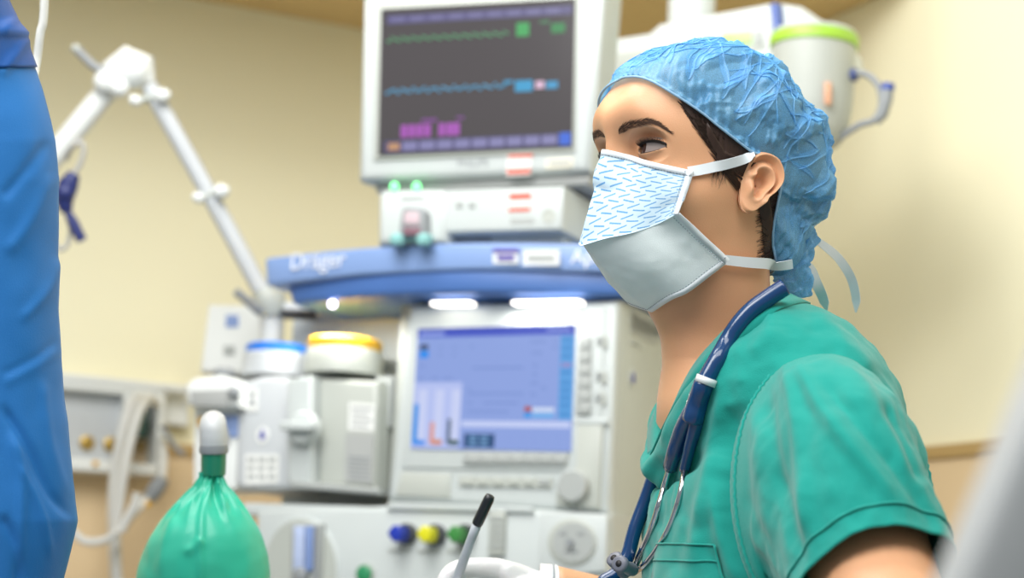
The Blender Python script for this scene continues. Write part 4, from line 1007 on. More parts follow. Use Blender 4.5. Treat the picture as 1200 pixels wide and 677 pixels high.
# lips coloured, floor of the eye opening white
fm = np.zeros(len(F), int)
cen = W2H(np.array([np.mean([V[i] for i in f[:4]], axis=0) for f in F[:nrow * ncol]]))
lipm = (np.abs(cen[:, 2] + 43) < 9 - 0.012 * cen[:, 1] ** 2) & (np.abs(cen[:, 1]) < 23) & (cen[:, 0] > 80)
fm[:len(cen)][lipm] = 1
for side in (1, -1):
    c, eu, ev, ew = eye_axes(side); q = cen - c; u, v, w = q @ eu, q @ ev, q @ ew
    ins = (np.minimum(lid_up(u) - v, v - lid_lo(u)) > 0.45) & (np.abs(u - 0.5) < 16) & (w > 0)
    fm[:len(cen)][ins] = 2
    lash = (np.abs(v - lid_up(u) - 0.2) < 1.9) & (np.abs(u) < 17.5) & (w > 0) & (u > -12)
    fm[:len(cen)][lash] = 5
G.add(V, F); G.M = list(fm)
HEAD_TREE = BVHTree.FromPolygons([Vector(v) for v in V], F)

# eyeballs (part of the body surface)
for side in (1, -1):
    c, eu, ev, ew = eye_axes(side)
    nu, nv = 110, 60
    U_, V_ = np.meshgrid(np.linspace(-16.5, 17.5, nu), np.linspace(-7, 8, nv))
    W_ = eye_w(U_, V_, 12.3)
    gu, gv = (-9.0, 0.9) if side > 0 else (7.5, 0.9)
    dd = np.sqrt((U_ - gu) ** 2 / (0.92 ** 2) + (V_ - gv) ** 2)
    W_ = W_ + 0.7 * np.clip(1 - (dd / 6.0) ** 2, 0, 1)
    pts = c + U_[..., None] * eu + V_[..., None] * ev + W_[..., None] * ew
    fl = grid_faces(nv, nu, flip=(side < 0))
    dc = dd.reshape(-1)
    mi = [4 if dc[f[0]] < 2.3 else 3 if dc[f[0]] < 5.7 else 2 for f in fl]
    o = len(G.V); G.add(H2W(pts.reshape(-1, 3)), fl); G.M[-len(fl):] = mi
    # lashes
    for k in range(64):
        uu = -11.0 + 26.5 * k / 63 + random.uniform(-.2, .2); vv = float(lid_up(np.array(uu)))
        p0 = c + uu * eu + vv * ev + (float(eye_w(np.array(uu), np.array(vv))) + 0.9) * ew
        ln = (5.0 + 1.2 * smooth01(uu, -8, 10)) * (1.0 if side > 0 else 0.6) * random.uniform(.8, 1.05); sp = (uu / 14) * 0.55 + random.uniform(-.1, .1)
        dirv = unit(ew * 1.0 + eu * sp)
        pts = [p0 + dirv * ln * t + ev * ln * (0.75 * t * t - 0.12 * t) for t in (0, .35, .7, 1.0)]
        v_, f_ = tube_geo(H2W(np.array(pts)), np.array([.30, .24, .15, .03]) / 1000, 4); G.add(v_, f_, 5)
    for k in range(30):
        uu = -8 + 20 * k / 29 + random.uniform(-.2, .2); vv = float(lid_lo(np.array(uu)))
        p0 = c + uu * eu + vv * ev + (float(eye_w(np.array(uu), np.array(vv))) + 0.5) * ew
        pts = [p0 + (unit(ew + eu * uu / 25) * t - ev * (0.5 * t)) * 3.0 for t in (0, .5, 1)]
        v_, f_ = tube_geo(H2W(np.array(pts)), np.array([.12, .09, .03]) / 1000, 4); G.add(v_, f_, 5)

# ---- ears: relief over an outline, closed at the back
def ear(side):
    n, m = 96, 40
    t = np.linspace(0, 2 * np.pi, n, endpoint=False)
    # outline in (back, up), mm, from the tragus
    ol = np.array([(28, 7), (27.5, 17), (23, 26), (14, 30), (5, 27), (0, 18), (-1, 7), (-1.5, -4), (-1.5, -13), (1.5, -20), (7, -21.5), (12.5, -16.5), (18, -9), (24, -1)], float)
    cs = catmull(np.vstack([ol[-2:], ol, ol[:3]]), 12)
    an = np.arctan2(cs[:, 1] - 2.0, cs[:, 0] - 12.0); rr_ = np.hypot(cs[:, 1] - 2.0, cs[:, 0] - 12.0)
    od = np.argsort(an); rt = np.interp(t, an[od] + 0, rr_[od], period=2 * np.pi)
    ox = 12.0 + rt * np.cos(t); oz = 2.0 + rt * np.sin(t)
    rho = np.linspace(0.02, 1, m)
    cx0, cz0 = 12.0, 2.0
    X = cx0 + (ox - cx0)[:, None] * rho; Z = cz0 + (oz - cz0)[:, None] * rho
    T = t[:, None]; R_ = rho[None, :]
    lobe = smooth01(-np.sin(T), 0.45, 0.9)
    front = smooth01(-np.cos(T), 0.35, 0.9)
    h = 6.0 + 0 * T * R_
    helix = np.exp(-((R_ - 0.90) / 0.085) ** 2) * (1 - lobe) * (1 - 0.5 * front)
    scapha = np.exp(-((R_ - 0.73) / 0.08) ** 2) * (1 - lobe) * (1 - front)
    anti = np.exp(-((R_ - 0.55) / 0.09) ** 2) * (1 - lobe * .6) * (1 - front)
    concha = 1 - smooth01(R_, 0.22, 0.50)
    h = h + 5.0 * helix - 2.6 * scapha + 3.2 * anti - 9.5 * concha * (1 - 0.2 * lobe) + 1.5 * lobe * R_
    trag = np.exp(-(((X - 2) / 4.5) ** 2 + ((Z + 2) / 6.0) ** 2)); h = h + 6.5 * trag
    atrag = np.exp(-(((X - 15) / 5) ** 2 + ((Z + 12) / 4.0) ** 2)); h = h + 4 * atrag
    crus = np.exp(-(((Z - 9 - 0.1 * X) / 2.4) ** 2)) * smooth01(14 - X, 0, 10) ; h = h + 4.0 * crus * smooth01(0.9 - R_, 0, 0.3)
    h = h * (1 - 0.92 * front * smooth01(R_, 0.65, 1.0))
    edge = smooth01(R_, 0.93, 1.0); h = h - 4.5 * edge * (1 - front)
    flare = 0.42
    a = 3 - X; l = 66.0 + h * 0.85 + np.clip(X, 0, 60) * flare
    top = np.stack([a, l * side, Z - 1.0], -1)
    back = top.copy(); back[..., 1] -= side * (4.5 + 4 * (1 - R_ ** 4) * (1 - edge)) * np.where(R_ >= 0.999, 0.3, 1.0)
    V = np.concatenate([top.reshape(-1, 3), back.reshape(-1, 3)])
    # grid index: i angle (wraps), j radius
    def gf(off, fl):
        return [((off + i * m + j, off + ((i + 1) % n) * m + j, off + ((i + 1) % n) * m + j + 1, off + i * m + j + 1)[::(-1 if fl else 1)]) for i in range(n) for j in range(m - 1)]
    F = gf(0, side < 0) + gf(n * m, side > 0)
    F += [(i * m + m - 1, ((i + 1) % n) * m + m - 1, n * m + ((i + 1) % n) * m + m - 1, n * m + i * m + m - 1)[::(1 if side < 0 else -1)] for i in range(n)]
    F += [tuple(i * m for i in range(n))]
    return H2W(V), F
for side in (1, -1):
    v_, f_ = ear(side); G.add(v_, f_, 0)
person = thing('person', 'woman in blue bouffant cap, duckbill mask and teal scrubs looking left, pen in gloved hand', 'person',
               Matrix.Translation(Vector(BO)))
PINV = person.matrix_world.inverted()
def own(o):
    """hang a world-space mesh on the nurse"""
    o.parent = person; o.matrix_parent_inverse = PINV; return o
def cast(px, py, tree, off=0.0, fallback=1.65):
    r = ray(px, py); rn = Vector(r).normalized()
    h = tree.ray_cast(Vector(CAM), rn)
    if h[0] is None: return P(px, py, fallback), -np.array(rn)
    n = np.array(h[1]); n = n if n @ np.array(rn) < 0 else -n
    return np.array(h[0]) + n * off, n
SAG = HA[1]
def hplane(px, py, l):
    """pixel met with the plane l mm to the left of the nose line"""
    return W2H(ray_plane(px, py, HO + SAG * l / 1000.0, SAG))

# ---- hair: hairline found where it shows beside the cap
def polar(h): 
    d = np.asarray(h) - HC; r = np.linalg.norm(d); return math.degrees(math.atan2(d[1], d[0])), math.degrees(math.acos(d[2] / r))
hl = [(796, 116), (804, 128), (814, 146), (827, 163), (837, 182), (845, 196)]
hpts = sorted([polar(W2H(cast(x, y, HEAD_TREE)[0])) for x, y in hl])
hline_x = [0, hpts[0][0] - 8] + [p[0] for p in hpts] + [93, 100, 112, 125, 140, 180]
hline_y = [hpts[0][1] - 34, hpts[0][1] - 30] + [p[1] for p in hpts] + [hpts[-1][1] + 4, 96, 116, 134, 142, 142]
KC = np.array([-22.0, 0, 36.0])
cap_c = [(-8, 0, 136), (30, 0, 133), (62, 0, 115), (82, 0, 88), (-50, 0, 133), (-92, 0, 112), (-122, 0, 70), (-130, 0, 30), (-122, 0, -8), (-98, 0, -40), (-70, 0, -62)]
cap_s = [(82, 28, 86), (70, 50, 72), (55, 62, 58), (64, 40, 106), (40, 45, 126), (0, 52, 130), (-45, 52, 126), (45, 68, 82), (15, 76, 98), (-30, 78, 96), (20, 78, 50),
         (-5, 86, 62), (-40, 88, 55), (-75, 75, 70), (-105, 48, 60), (-80, 78, 25), (-110, 50, 20), (-45, 78, 5), (-100, 50, -15), (-60, 62, -25), (-80, 40, -50), (-20, 72, 20), (-40, 60, -55),
         (-90, 45, 100), (70, 20, 108)]
cc = np.array(cap_c + cap_s + [(a, -l, z) for a, l, z in cap_s], float); _d = cc - KC; _r = np.linalg.norm(_d, axis=1)
CAPR = RBF(_d / _r[:, None], _r, 1e-3)
# rim of the cap, from the forehead over the temple and ear to the nape
rim_px = [(742, 94), (761, 97), (787, 110), (810, 125), (826, 137), (838, 147), (855, 160), (875, 175), (890, 183)]
rim_h = []
for x, y in rim_px:
    p, n = cast(x, y, HEAD_TREE, 0.004); rim_h.append(W2H(p))
rim_h += [hplane(906, 196, 74), hplane(914, 212, 70), hplane(908, 240, 62), hplane(904, 275, 55), hplane(909, 312, 46)]
rim_h = np.array(rim_h)
rim_h = np.vstack([[rim_h[0][0] + 0.5, 0, rim_h[0][2] + 1.0], rim_h[rim_h[:, 1] > 6], [rim_h[-1][0] - 20, 0, rim_h[-1][2] - 4]])
def kpolar(h):
    d = np.asarray(h) - KC; return np.degrees(np.arctan2(d[..., 1], d[..., 0])), np.degrees(np.arccos(d[..., 2] / np.linalg.norm(d, axis=-1))), np.linalg.norm(d, axis=-1)
rp, rt_, rr_ = kpolar(catmull(rim_h, 10))
od = np.argsort(rp); RIMP, RIMT, RIMR = rp[od], rt_[od], rr_[od]
ncc, nrc = 560, 260
PC = np.radians(np.linspace(-180, 180, ncc, endpoint=False)); ap = np.abs(np.degrees(PC))
tmax = np.interp(ap, RIMP, RIMT); rrim = np.interp(ap, RIMP, RIMR)
S_ = np.linspace(0.004, 1, nrc)[:, None]
TC = np.radians(tmax[None, :] * S_)
DC = np.stack([np.sin(TC) * np.cos(PC), np.sin(TC) * np.sin(PC), np.cos(TC)], -1)
RC = CAPR(DC.reshape(-1, 3)).reshape(nrc, ncc)
edge = smooth01(S_, 0.80, 1.0) ** 1.5
RC = RC * (1 - edge) + rrim[None, :] * edge
# settle the bag of the cap on its outline
sil = np.array([(700, 128), (712, 97), (722, 80), (748, 61), (780, 53), (815, 50), (850, 52), (880, 60), (905, 72), (925, 89), (942, 106), (960, 128), (971, 148), (977, 172), (980, 200), (979, 228), (970, 255), (955, 266)], float)
def img_polar(q): 
    k = proj(H2W(KC)); d = q - k; return np.degrees(np.arctan2(-d[..., 1], d[..., 0])), np.hypot(d[..., 0], d[..., 1])
sa, sr = img_polar(sil)
for it in range(5):
    pts = H2W((KC + DC * RC[..., None]).reshape(-1, 3)); A_, R_ = img_polar(proj(pts))
    ratio = []
    for a0, r0 in zip(sa, sr):
        m = np.abs((A_ - a0 + 180) % 360 - 180) < 1.5
        ratio.append(r0 / R_[m].max())
    o_ = np.argsort(sa)
    xa = np.concatenate([[-70], sa[o_], [sa.max() + 25]]); ya = np.concatenate([[1.0], np.array(ratio)[o_], [1.0]])
    k = np.interp(A_, xa, ya).reshape(nrc, ncc)
    RC = RC * (1 + (k - 1) * (1 - smooth01(S_, 0.86, 1.0)))
HK = HP[::6, ::8].reshape(-1, 3); HK = HK[HK[:, 2] > -60]; _d = HK - KC; _r = np.linalg.norm(_d, axis=1)
HEADK = RBF(_d / _r[:, None], _r, 1e-3)
RC = np.maximum(RC, HEADK(DC.reshape(-1, 3)).reshape(nrc, ncc) + 4.5)
_sub = DC[::9, ::12].reshape(-1, 3); CAPK = RBF(_sub, RC[::9, ::12].reshape(-1), 1e-3)
CAP0 = KC + DC * RC[..., None]
# crumpled non-woven: gathers from the elastic, sharp creases over the bag
q = CAP0.reshape(-1, 3)
sw = np.stack([fbm(q * 0.018 + 5, 3), fbm(q * 0.018 + 31, 3), fbm(q * 0.018 + 57, 3)], -1) * 10
def ridge(p, o=3):
    s = 0; a = 1.0
    for k in range(o): s = s + a * (0.5 - np.abs(perlin(p * 1.9 ** k + 9.1 * k))); a *= 0.55
    return s
dirn = np.array([0.75, 0.1, -0.45])                                  # creases run from the brow back to the nape
dirn = unit(dirn); along = ((q + sw) @ dirn)[:, None] * dirn
aniso = (q + sw - along) * 0.060 + along * 0.020
def crumple(p, seed, n, l0, l1, bias=None, bw=0.0):
    """flat facets between sharp straight creases"""
    rg = np.random.default_rng(seed); s = 0
    wp = np.stack([perlin(p * 0.02 + 3 + seed), perlin(p * 0.02 + 23 + seed), perlin(p * 0.02 + 43 + seed)], -1) * 4
    for i in range(n):
        dv = unit(rg.normal(size=3)); 
        if bias is not None: dv = unit(dv - bias * (dv @ bias) * bw)
        lam = rg.uniform(l0, l1); x = (p + wp) @ dv / lam + rg.uniform(0, 1)
        tri = 1 - np.abs((x % 1) * 2 - 1) * 1.0; tri = tri ** 1.15
        mk = np.clip(perlin(p * 0.75 / lam + rg.uniform(0, 90)) * 2.2 + 0.1, 0, 1)
        s = s + tri * mk * lam * 0.10
    return s
w = 0.95 * crumple(q, 5, 14, 30, 60, dirn, 0.9) + 1.0 * crumple(q, 8, 14, 15, 28, dirn, 0.8) + 0.5 * crumple(q, 13, 12, 9, 14, dirn, 0.7) + 1.2 * fbm(q * 0.02, 2)
prg = np.random.default_rng(77); DQ = DC.reshape(-1, 3)
for i in range(70):                                                  # thin pressed pleats
    i0 = prg.integers(int(nrc * .15), int(nrc * .93)) * ncc + prg.integers(0, ncc); p0 = q[i0]; n0 = DQ[i0]
    tg = dirn + prg.normal(size=3) * 0.45; tg = unit(tg - n0 * (tg @ n0)); sd = np.cross(n0, tg); L0 = prg.uniform(14, 42)
    r_ = q - p0; x = r_ @ tg; y = r_ @ sd + prg.uniform(-.006, .006) * x ** 2 + 1.2 * np.sin(x / 9 + i); 
    w = w + prg.uniform(0.9, 2.0) * np.exp(-np.abs(y / 1.5) ** 1.3) * np.clip(1 - (x / L0) ** 2, 0, 1) * (np.einsum('ij,j->i', DQ, n0) > 0.6)
w = np.clip((w - np.percentile(w, 70)) * 1.1, -6.0, 3.0)
gath = (0.8 + np.cos(PC * 74 + 2.2 * np.sin(PC * 9)))[None, :] * smooth01(S_, 0.66, 0.97) * (1 - smooth01(S_, 0.985, 1.0))
fade = (1 - smooth01(S_, 0.955, 1.0)) * smooth01(S_, 0.0, 0.03)
disp = w.reshape(nrc, ncc) * fade * (0.45 + 0.55 * smooth01(ap, 20, 80))[None, :] + 1.0 * gath - 0.0
RF = RC + disp
HKR = HEADK(DC.reshape(-1, 3)).reshape(nrc, ncc)
RF = np.maximum(RF, HKR + 1.6 * (1 - smooth01(S_, 0.9, 1.0)) + 1.0)
CAPG = KC + DC * RF[..., None]
RMIN = RF.copy()
for sh_ in range(-4, 5):
    for s2 in range(-4, 5):
        RMIN = np.minimum(RMIN, np.roll(np.roll(RF, sh_, 1), s2, 0) if True else RF)
cgeo = Geo(); cgeo.add(H2W(CAPG.reshape(-1, 3)), grid_faces(nrc, ncc, wrap=True, flip=True))
cgeo.F.append(tuple(range(ncc))[::-1]); cgeo.M.append(0)
# folded-over layers lying on the bag of the cap
def cap_at(p, off):
    dd = p - KC; dd = dd / np.linalg.norm(dd, axis=-1, keepdims=True); f_ = np.degrees(np.arctan2(dd[..., 1], dd[..., 0])); t_ = np.degrees(np.arccos(dd[..., 2]))
    si = np.clip(t_ / np.interp(np.abs(f_), RIMP, RIMT), 0, 1.0) * (nrc - 1); fi = (f_ + 180) / 360 * ncc
    i0 = np.clip(si.astype(int), 0, nrc - 2); j0 = fi.astype(int) % ncc; a = si - i0; b = fi - np.floor(fi); j1 = (j0 + 1) % ncc
    r = (RF[i0, j0] * (1 - a) + RF[i0 + 1, j0] * a) * (1 - b) + (RF[i0, j1] * (1 - a) + RF[i0 + 1, j1] * a) * b
    return KC + dd * (r + off)[..., None], si / (nrc - 1)
frg = np.random.default_rng(5)
for i in range(260):
    i0 = frg.integers(int(nrc * .25), int(nrc * .9)); j0 = frg.integers(0, ncc); p0 = CAPG[i0, j0]; n0 = DC[i0, j0]
    tg = dirn + frg.normal(size=3) * (0.35 if i % 3 else 0.9); tg = unit(tg - n0 * (tg @ n0)); sd = np.cross(n0, tg); L0 = frg.uniform(16, 48); W0 = frg.uniform(1.2, 6.5); cv = frg.uniform(-.008, .008)
    xs = np.linspace(-L0, L0, 40); ys = np.linspace(-1, 1, 9); X_, Y_ = np.meshgrid(xs, ys, indexing='ij')
    wd_ = W0 * np.sqrt(np.clip(1 - (X_ / L0) ** 2, 0.0001, 1)) * (1 + 0.35 * np.sin(X_ / 7 + i))
    pp = p0 + X_[..., None] * tg + (Y_ * wd_ * .5 + cv * X_ ** 2 + 0.8 * np.sin(X_ / 6 + 2 * i))[..., None] * sd
    g_, s_k = cap_at(pp, 0.5 + 0.7 * np.exp(-((Y_ - 0.85) / 0.3) ** 2))
    if s_k.max() > 0.965: continue
    cgeo.add(H2W(g_.reshape(-1, 3)), grid_faces(40, 9))
# gathered tail over the ponytail
tl = [(931, 222, 24, 26), (929, 245, 27, 28), (928, 268, 28, 30), (927, 285, 29, 26), (926, 299, 23, 22), (930, 315, 27, 22), (934, 331, 26, 17), (937, 343, 18, 12), (938, 349, 5, 5)]
rings = []
tt = catmull(np.array(tl, float), 22)
na = 200; ta = np.linspace(0, 2 * np.pi, na, endpoint=False)
for x, y, rx, rd in tt:
    c = hplane(x, y, 22.0); k = 1000.0 / 1400
    hx = np.array([-0.83, 0.55, 0]); hd = np.array([0.55, 0.83, 0])
    rings.append(c + np.cos(ta)[:, None] * hx * rx * k + np.sin(ta)[:, None] * hd * rd * k)
TL = np.array(rings); qq = TL.reshape(-1, 3); nn = grid_normals(TL).reshape(-1, 3)
cn = TL.mean(1, keepdims=True); nn = unit((TL - cn).reshape(-1, 3))
al = np.array([1, 1, 0.45])
wd = 0.9 * crumple(qq, 21, 14, 14, 30, np.array([0, 0.2, 1.0]), 0.5) + 1.5 * crumple(qq, 27, 14, 6, 13, np.array([0, 0.2, 1.0]), 0.4) + 2.0 * fbm(qq * 0.045, 2); wd = wd - np.percentile(wd, 80)
TL = (qq + nn * wd[:, None]).reshape(TL.shape)
cgeo.add(H2W(TL.reshape(-1, 3)), grid_faces(len(tt), na, wrap=True, flip=False))

def cap_material():
    m = bpy.data.materials.new('nonwoven_blue'); m.use_nodes = True; nt = m.node_tree; N, K = nt.nodes, nt.links
    out = N['Material Output']; N.remove(N['Principled BSDF'])
    tc = N.new('ShaderNodeTexCoord'); no = N.new('ShaderNodeTexNoise'); no.inputs['Scale'].default_value = 1400; no.inputs['Detail'].default_value = 3
    K.new(tc.outputs['Object'], no.inputs['Vector'])
    n2 = N.new('ShaderNodeTexNoise'); n2.inputs['Scale'].default_value = 45; n2.inputs['Detail'].default_value = 4; K.new(tc.outputs['Object'], n2.inputs['Vector'])
    cr = N.new('ShaderNodeMix'); cr.data_type = 'RGBA'; cr.inputs[6].default_value = (*lin('55b2f5'), 1); cr.inputs[7].default_value = (*lin('a0deff'), 1); K.new(n2.outputs['Fac'], cr.inputs[0])
    d = N.new('ShaderNodeBsdfDiffuse'); t = N.new('ShaderNodeBsdfTranslucent'); g = N.new('ShaderNodeBsdfGlossy'); g.inputs['Roughness'].default_value = 0.42
    for x in (d, t): K.new(cr.outputs[2], x.inputs['Color'])
    a1 = N.new('ShaderNodeMixShader'); a1.inputs[0].default_value = 0.35; K.new(d.outputs[0], a1.inputs[1]); K.new(t.outputs[0], a1.inputs[2])
    a2 = N.new('ShaderNodeMixShader'); a2.inputs[0].default_value = 0.06; K.new(a1.outputs[0], a2.inputs[1]); K.new(g.outputs[0], a2.inputs[2])
    tr = N.new('ShaderNodeBsdfTransparent'); tr.inputs['Color'].default_value = (0.80, 0.92, 1, 1)
    mr = N.new('ShaderNodeMapRange'); mr.inputs[1].default_value = 0.3; mr.inputs[2].default_value = 0.7; mr.inputs[3].default_value = 0.06; mr.inputs[4].default_value = 0.44
    K.new(no.outputs['Fac'], mr.inputs[0])
    a3 = N.new('ShaderNodeMixShader'); K.new(mr.outputs[0], a3.inputs[0]); K.new(a2.outputs[0], a3.inputs[1]); K.new(tr.outputs[0], a3.inputs[2])
    bp = N.new('ShaderNodeBump'); bp.inputs['Strength'].default_value = 0.15; bp.inputs['Distance'].default_value = 0.001; K.new(no.outputs['Fac'], bp.inputs['Height'])
    for x in (d, t, g): K.new(bp.outputs[0], x.inputs['Normal'])
    K.new(a3.outputs[0], out.inputs['Surface']); return m
M_cap = cap_material()
M_elastic = mat('cap_elastic', '8fb7d6', 0.7, var=0.1, vscale=500)
cap_o = own(cgeo.build('surgical_cap', [M_cap])); cap_o['label'] = 'crumpled light blue non-woven bouffant cap'
e_ = np.array([KC + DC[-1, k] * (RC[-1, k]) for k in range(ncc)]); e_ = np.vstack([e_, e_[:1]])
v_, f_ = tube_geo(H2W(e_), 0.0011, 8, cap=False)
eo = mesh_obj('elastic_band', v_, f_, M_elastic); eo.parent = cap_o

# hair mass under the cap and strands along the hairline
nch, nrh = 260, 130
PHh = np.radians(np.linspace(-180, 180, nch, endpoint=False)); aph = np.abs(np.degrees(PHh))
tm = np.interp(aph, hline_x, hline_y); Sh = np.linspace(0.01, 1, nrh)[:, None]; TH_ = np.radians(tm[None, :] * Sh)
Dh = np.stack([np.sin(TH_) * np.cos(PHh), np.sin(TH_) * np.sin(PHh), np.cos(TH_)], -1)
rh = head_r(Dh.reshape(-1, 3)).reshape(nrh, nch)
base = HC + Dh * rh[..., None]
grow = 1 - smooth01(Sh, 0.86, 1.02)
HH = base + Dh * (1.0 + 4.0 * grow)[..., None]
d_ = HH - KC; rk = np.linalg.norm(d_, axis=-1); dk_ = d_ / rk[..., None]; pk_ = np.degrees(np.arctan2(dk_[..., 1], dk_[..., 0])); tk_ = np.degrees(np.arccos(dk_[..., 2]))
sk_ = tk_ / np.interp(np.abs(pk_), RIMP, RIMT)
rc_ = RMIN[np.clip((sk_ * (nrc - 1)).astype(int), 0, nrc - 1), np.clip(((pk_ + 180) / 360 * ncc).astype(int), 0, ncc - 1)] - 2.0
bk_ = np.linalg.norm(base - KC, axis=-1); rc_ = np.where(sk_ > 0.985, bk_ + 1.2, rc_ + 0.8)
back = smooth01(-HH[..., 0], -10, 50) * (1 - smooth01(Sh, 0.72, 0.97))
rk2 = np.where((Sh < 0.9) | (aph < 62)[None, :], np.minimum(np.maximum(rk, rk * (1 - back) + rc_ * back), np.maximum(rc_, bk_ + 0.35)), rk)
HH = KC + d_ / rk[..., None] * rk2[..., None]
wv = (perlin(HH.reshape(-1, 3) * np.array([0.05, 0.05, 0.05]) + 4)).reshape(nrh, nch)
HH = HH + Dh * ((0.5 * np.sin(PHh * 160 + 4 * wv)) * grow)[..., None]
hg = Geo(); hg.add(H2W(HH.reshape(-1, 3)), grid_faces(nrh, nch, wrap=True, flip=True))
HAIRT = BVHTree.FromPolygons([Vector(v) for v in hg.V], hg.F)
def strand(p0, p1, p2, r=0.00028, lift=0.0012):
    """hair along three pixel points lying on the head"""
    pts = []
    for t in np.linspace(0, 1, 9):
        x = (1 - t) ** 2 * p0[0] + 2 * t * (1 - t) * p1[0] + t * t * p2[0]; y = (1 - t) ** 2 * p0[1] + 2 * t * (1 - t) * p1[1] + t * t * p2[1]
        pts.append(W2H(cast(x, y, HEAD_TREE, lift * (0.5 + 2.2 * t))[0]))
    return np.array(pts)
for i in range(420):
    t = random.random(); b = np.array([np.interp(t, np.linspace(0, 1, len(hl)), [p[k] for p in hl]) for k in (0, 1)])
    st = b + np.array([random.uniform(-3.5, 5), random.uniform(-3, 3)]); ln = random.uniform(18, 42)
    d0 = np.array([0.62, 0.78]) if random.random() < .8 else np.array([0.8, 0.55])
    pts = strand(st, st + d0 * ln * .45 + [0, -2], st + d0 * ln, lift=0.0006)
    for sgn in (1, -1):
        h = pts * np.array([1, sgn, 1]); v_, f_ = tube_geo(H2W(h), np.linspace(0.00012, 0.00032, 9), 4); hg.add(v_, f_)
for i in range(60):                                                  # fine sideburn
    st = np.array([random.uniform(836, 852), random.uniform(186, 200)]); ln = random.uniform(8, 26)
    pts = strand(st, st + np.array([-1, ln * .5]), st + np.array([random.uniform(-7, 1), ln]), lift=0.0006)
    for sgn in (1, -1):
        v_, f_ = tube_geo(H2W(pts * np.array([1, sgn, 1])), np.linspace(0.00016, 0.00004, 9), 4); hg.add(v_, f_)
for i in range(260):                                                 # nape hair swept back under the tail of the cap
    y0 = random.uniform(232, 306); st = np.array([880 + random.uniform(4, 22) + (y0 - 236) * 0.02, y0])
    ln = random.uniform(12, 20); pts = strand(st, st + np.array([ln * .35, -ln * .2]), st + np.array([ln * .95, random.uniform(-14, 6)]), lift=0.0008)
    v_, f_ = tube_geo(H2W(pts), np.linspace(0.00008, 0.0004, 9), 4); hg.add(v_, f_)
own(hg.build('hair', [M_hair]))

# eyebrows
bg_ = {1: Geo(), -1: Geo()}
bpx = catmull(np.array([(725, 155), (737, 148), (755, 142), (768, 144), (784, 154)], float), 20)
for i in range(330):
    t = random.random() ** 0.9; k = t * (len(bpx) - 1); j = int(k); p = bpx[min(j, len(bpx) - 1)]
    wdt = np.interp(t, [0, .12, .35, .7, 1], [2.4, 4.2, 3.5, 2.0, 0.6]); off = random.uniform(-1, 1)
    s = p + np.array([0, off * wdt]); ang = np.interp(t, [0, .25, .6, 1], [-75, -35, 8, 38]) + (off * 22 if t < .6 else off * 6) + random.uniform(-8, 8)
    ln = random.uniform(6, 10) * np.interp(t, [0, .2, 1], [.7, 1, .8])
    pts = strand(s, s + np.array([math.cos(math.radians(ang)), math.sin(math.radians(ang))]) * ln * .5, s + np.array([math.cos(math.radians(ang * .75)), math.sin(math.radians(ang * .75))]) * ln, lift=0.0003)
    for sgn in (1, -1):
        v_, f_ = tube_geo(H2W(pts * np.array([1, sgn, 1])), np.linspace(0.00024, 0.00006, 9), 4); bg_[sgn].add(v_, f_)
for sgn in (1, -1): own(bg_[sgn].build('eyebrow', [M_brow]))

# ---- duckbill mask
def hcast(x, y, off): return W2H(cast(x, y, HEAD_TREE, off)[0])
def curve(pts, n=40): 
    c = catmull(np.array(pts, float), 12); L = np.concatenate([[0], np.cumsum(np.linalg.norm(np.diff(c, axis=0), axis=1))])
    t = np.linspace(0, L[-1], n); return np.stack([np.interp(t, L, c[:, k]) for k in range(3)], -1)
Apt = hcast(811, 203, 0.004); Cpt = hcast(851, 305, 0.005)
topc = [Apt] + [hcast(x, y, 0.003) for x, y in ((786, 195.5), (761, 189), (738, 184))]
nb_ = hplane(711, 176.5, 0); nb_[0] += 0.5
topc.append(nb_)
Bpt = hplane(796, 248, Apt[1] + 1)
foldc = [Bpt, hplane(772, 259, 47), hplane(742, 269, 36), hplane(712, 275, 21), hplane(683, 283, 0)]
botc = [Cpt, hcast(833, 319, 0.006), hcast(808, 337, 0.009), hplane(787, 351, 31), hplane(766, 365, 2)]; botc[-1][1] = 0
def both(c):
    c = curve(c); m = c[::-1][1:] * np.array([1, -1, 1]); return np.vstack([c, m])
TOPC, FOLD, BOT = both(topc), both(foldc), both(botc)
ns = len(TOPC)
def patch(c0, c1, n, puff, t1=1.0):
    t = np.linspace(0, t1, n)[:, None, None]; g = c0[None] * (1 - t) + c1[None] * t
    nr = grid_normals(g); s = np.linspace(0, 1, ns)[None, :, None]
    if (nr[n // 2, ns // 2] @ np.array([1, 0, 0.2])) < 0: nr = -nr
    cr = fbm(g.reshape(-1, 3) * 0.035 + 3, 3).reshape(n, ns, 1) * 1.1
    return g + nr * (puff * np.sin(np.pi * np.clip(t, 0, 1)) * np.sin(np.pi * s) ** 0.6 + cr * np.sin(np.pi * np.clip(t, 0, 1)))
def clear(g, gap):
    """keep the mask in front of the face"""
    dd = g - HC; r = np.linalg.norm(dd, axis=-1); hr = head_r(dd.reshape(-1, 3)).reshape(r.shape)
    r2 = np.maximum(r, hr + gap); return HC + dd * (r2 / r)[..., None]
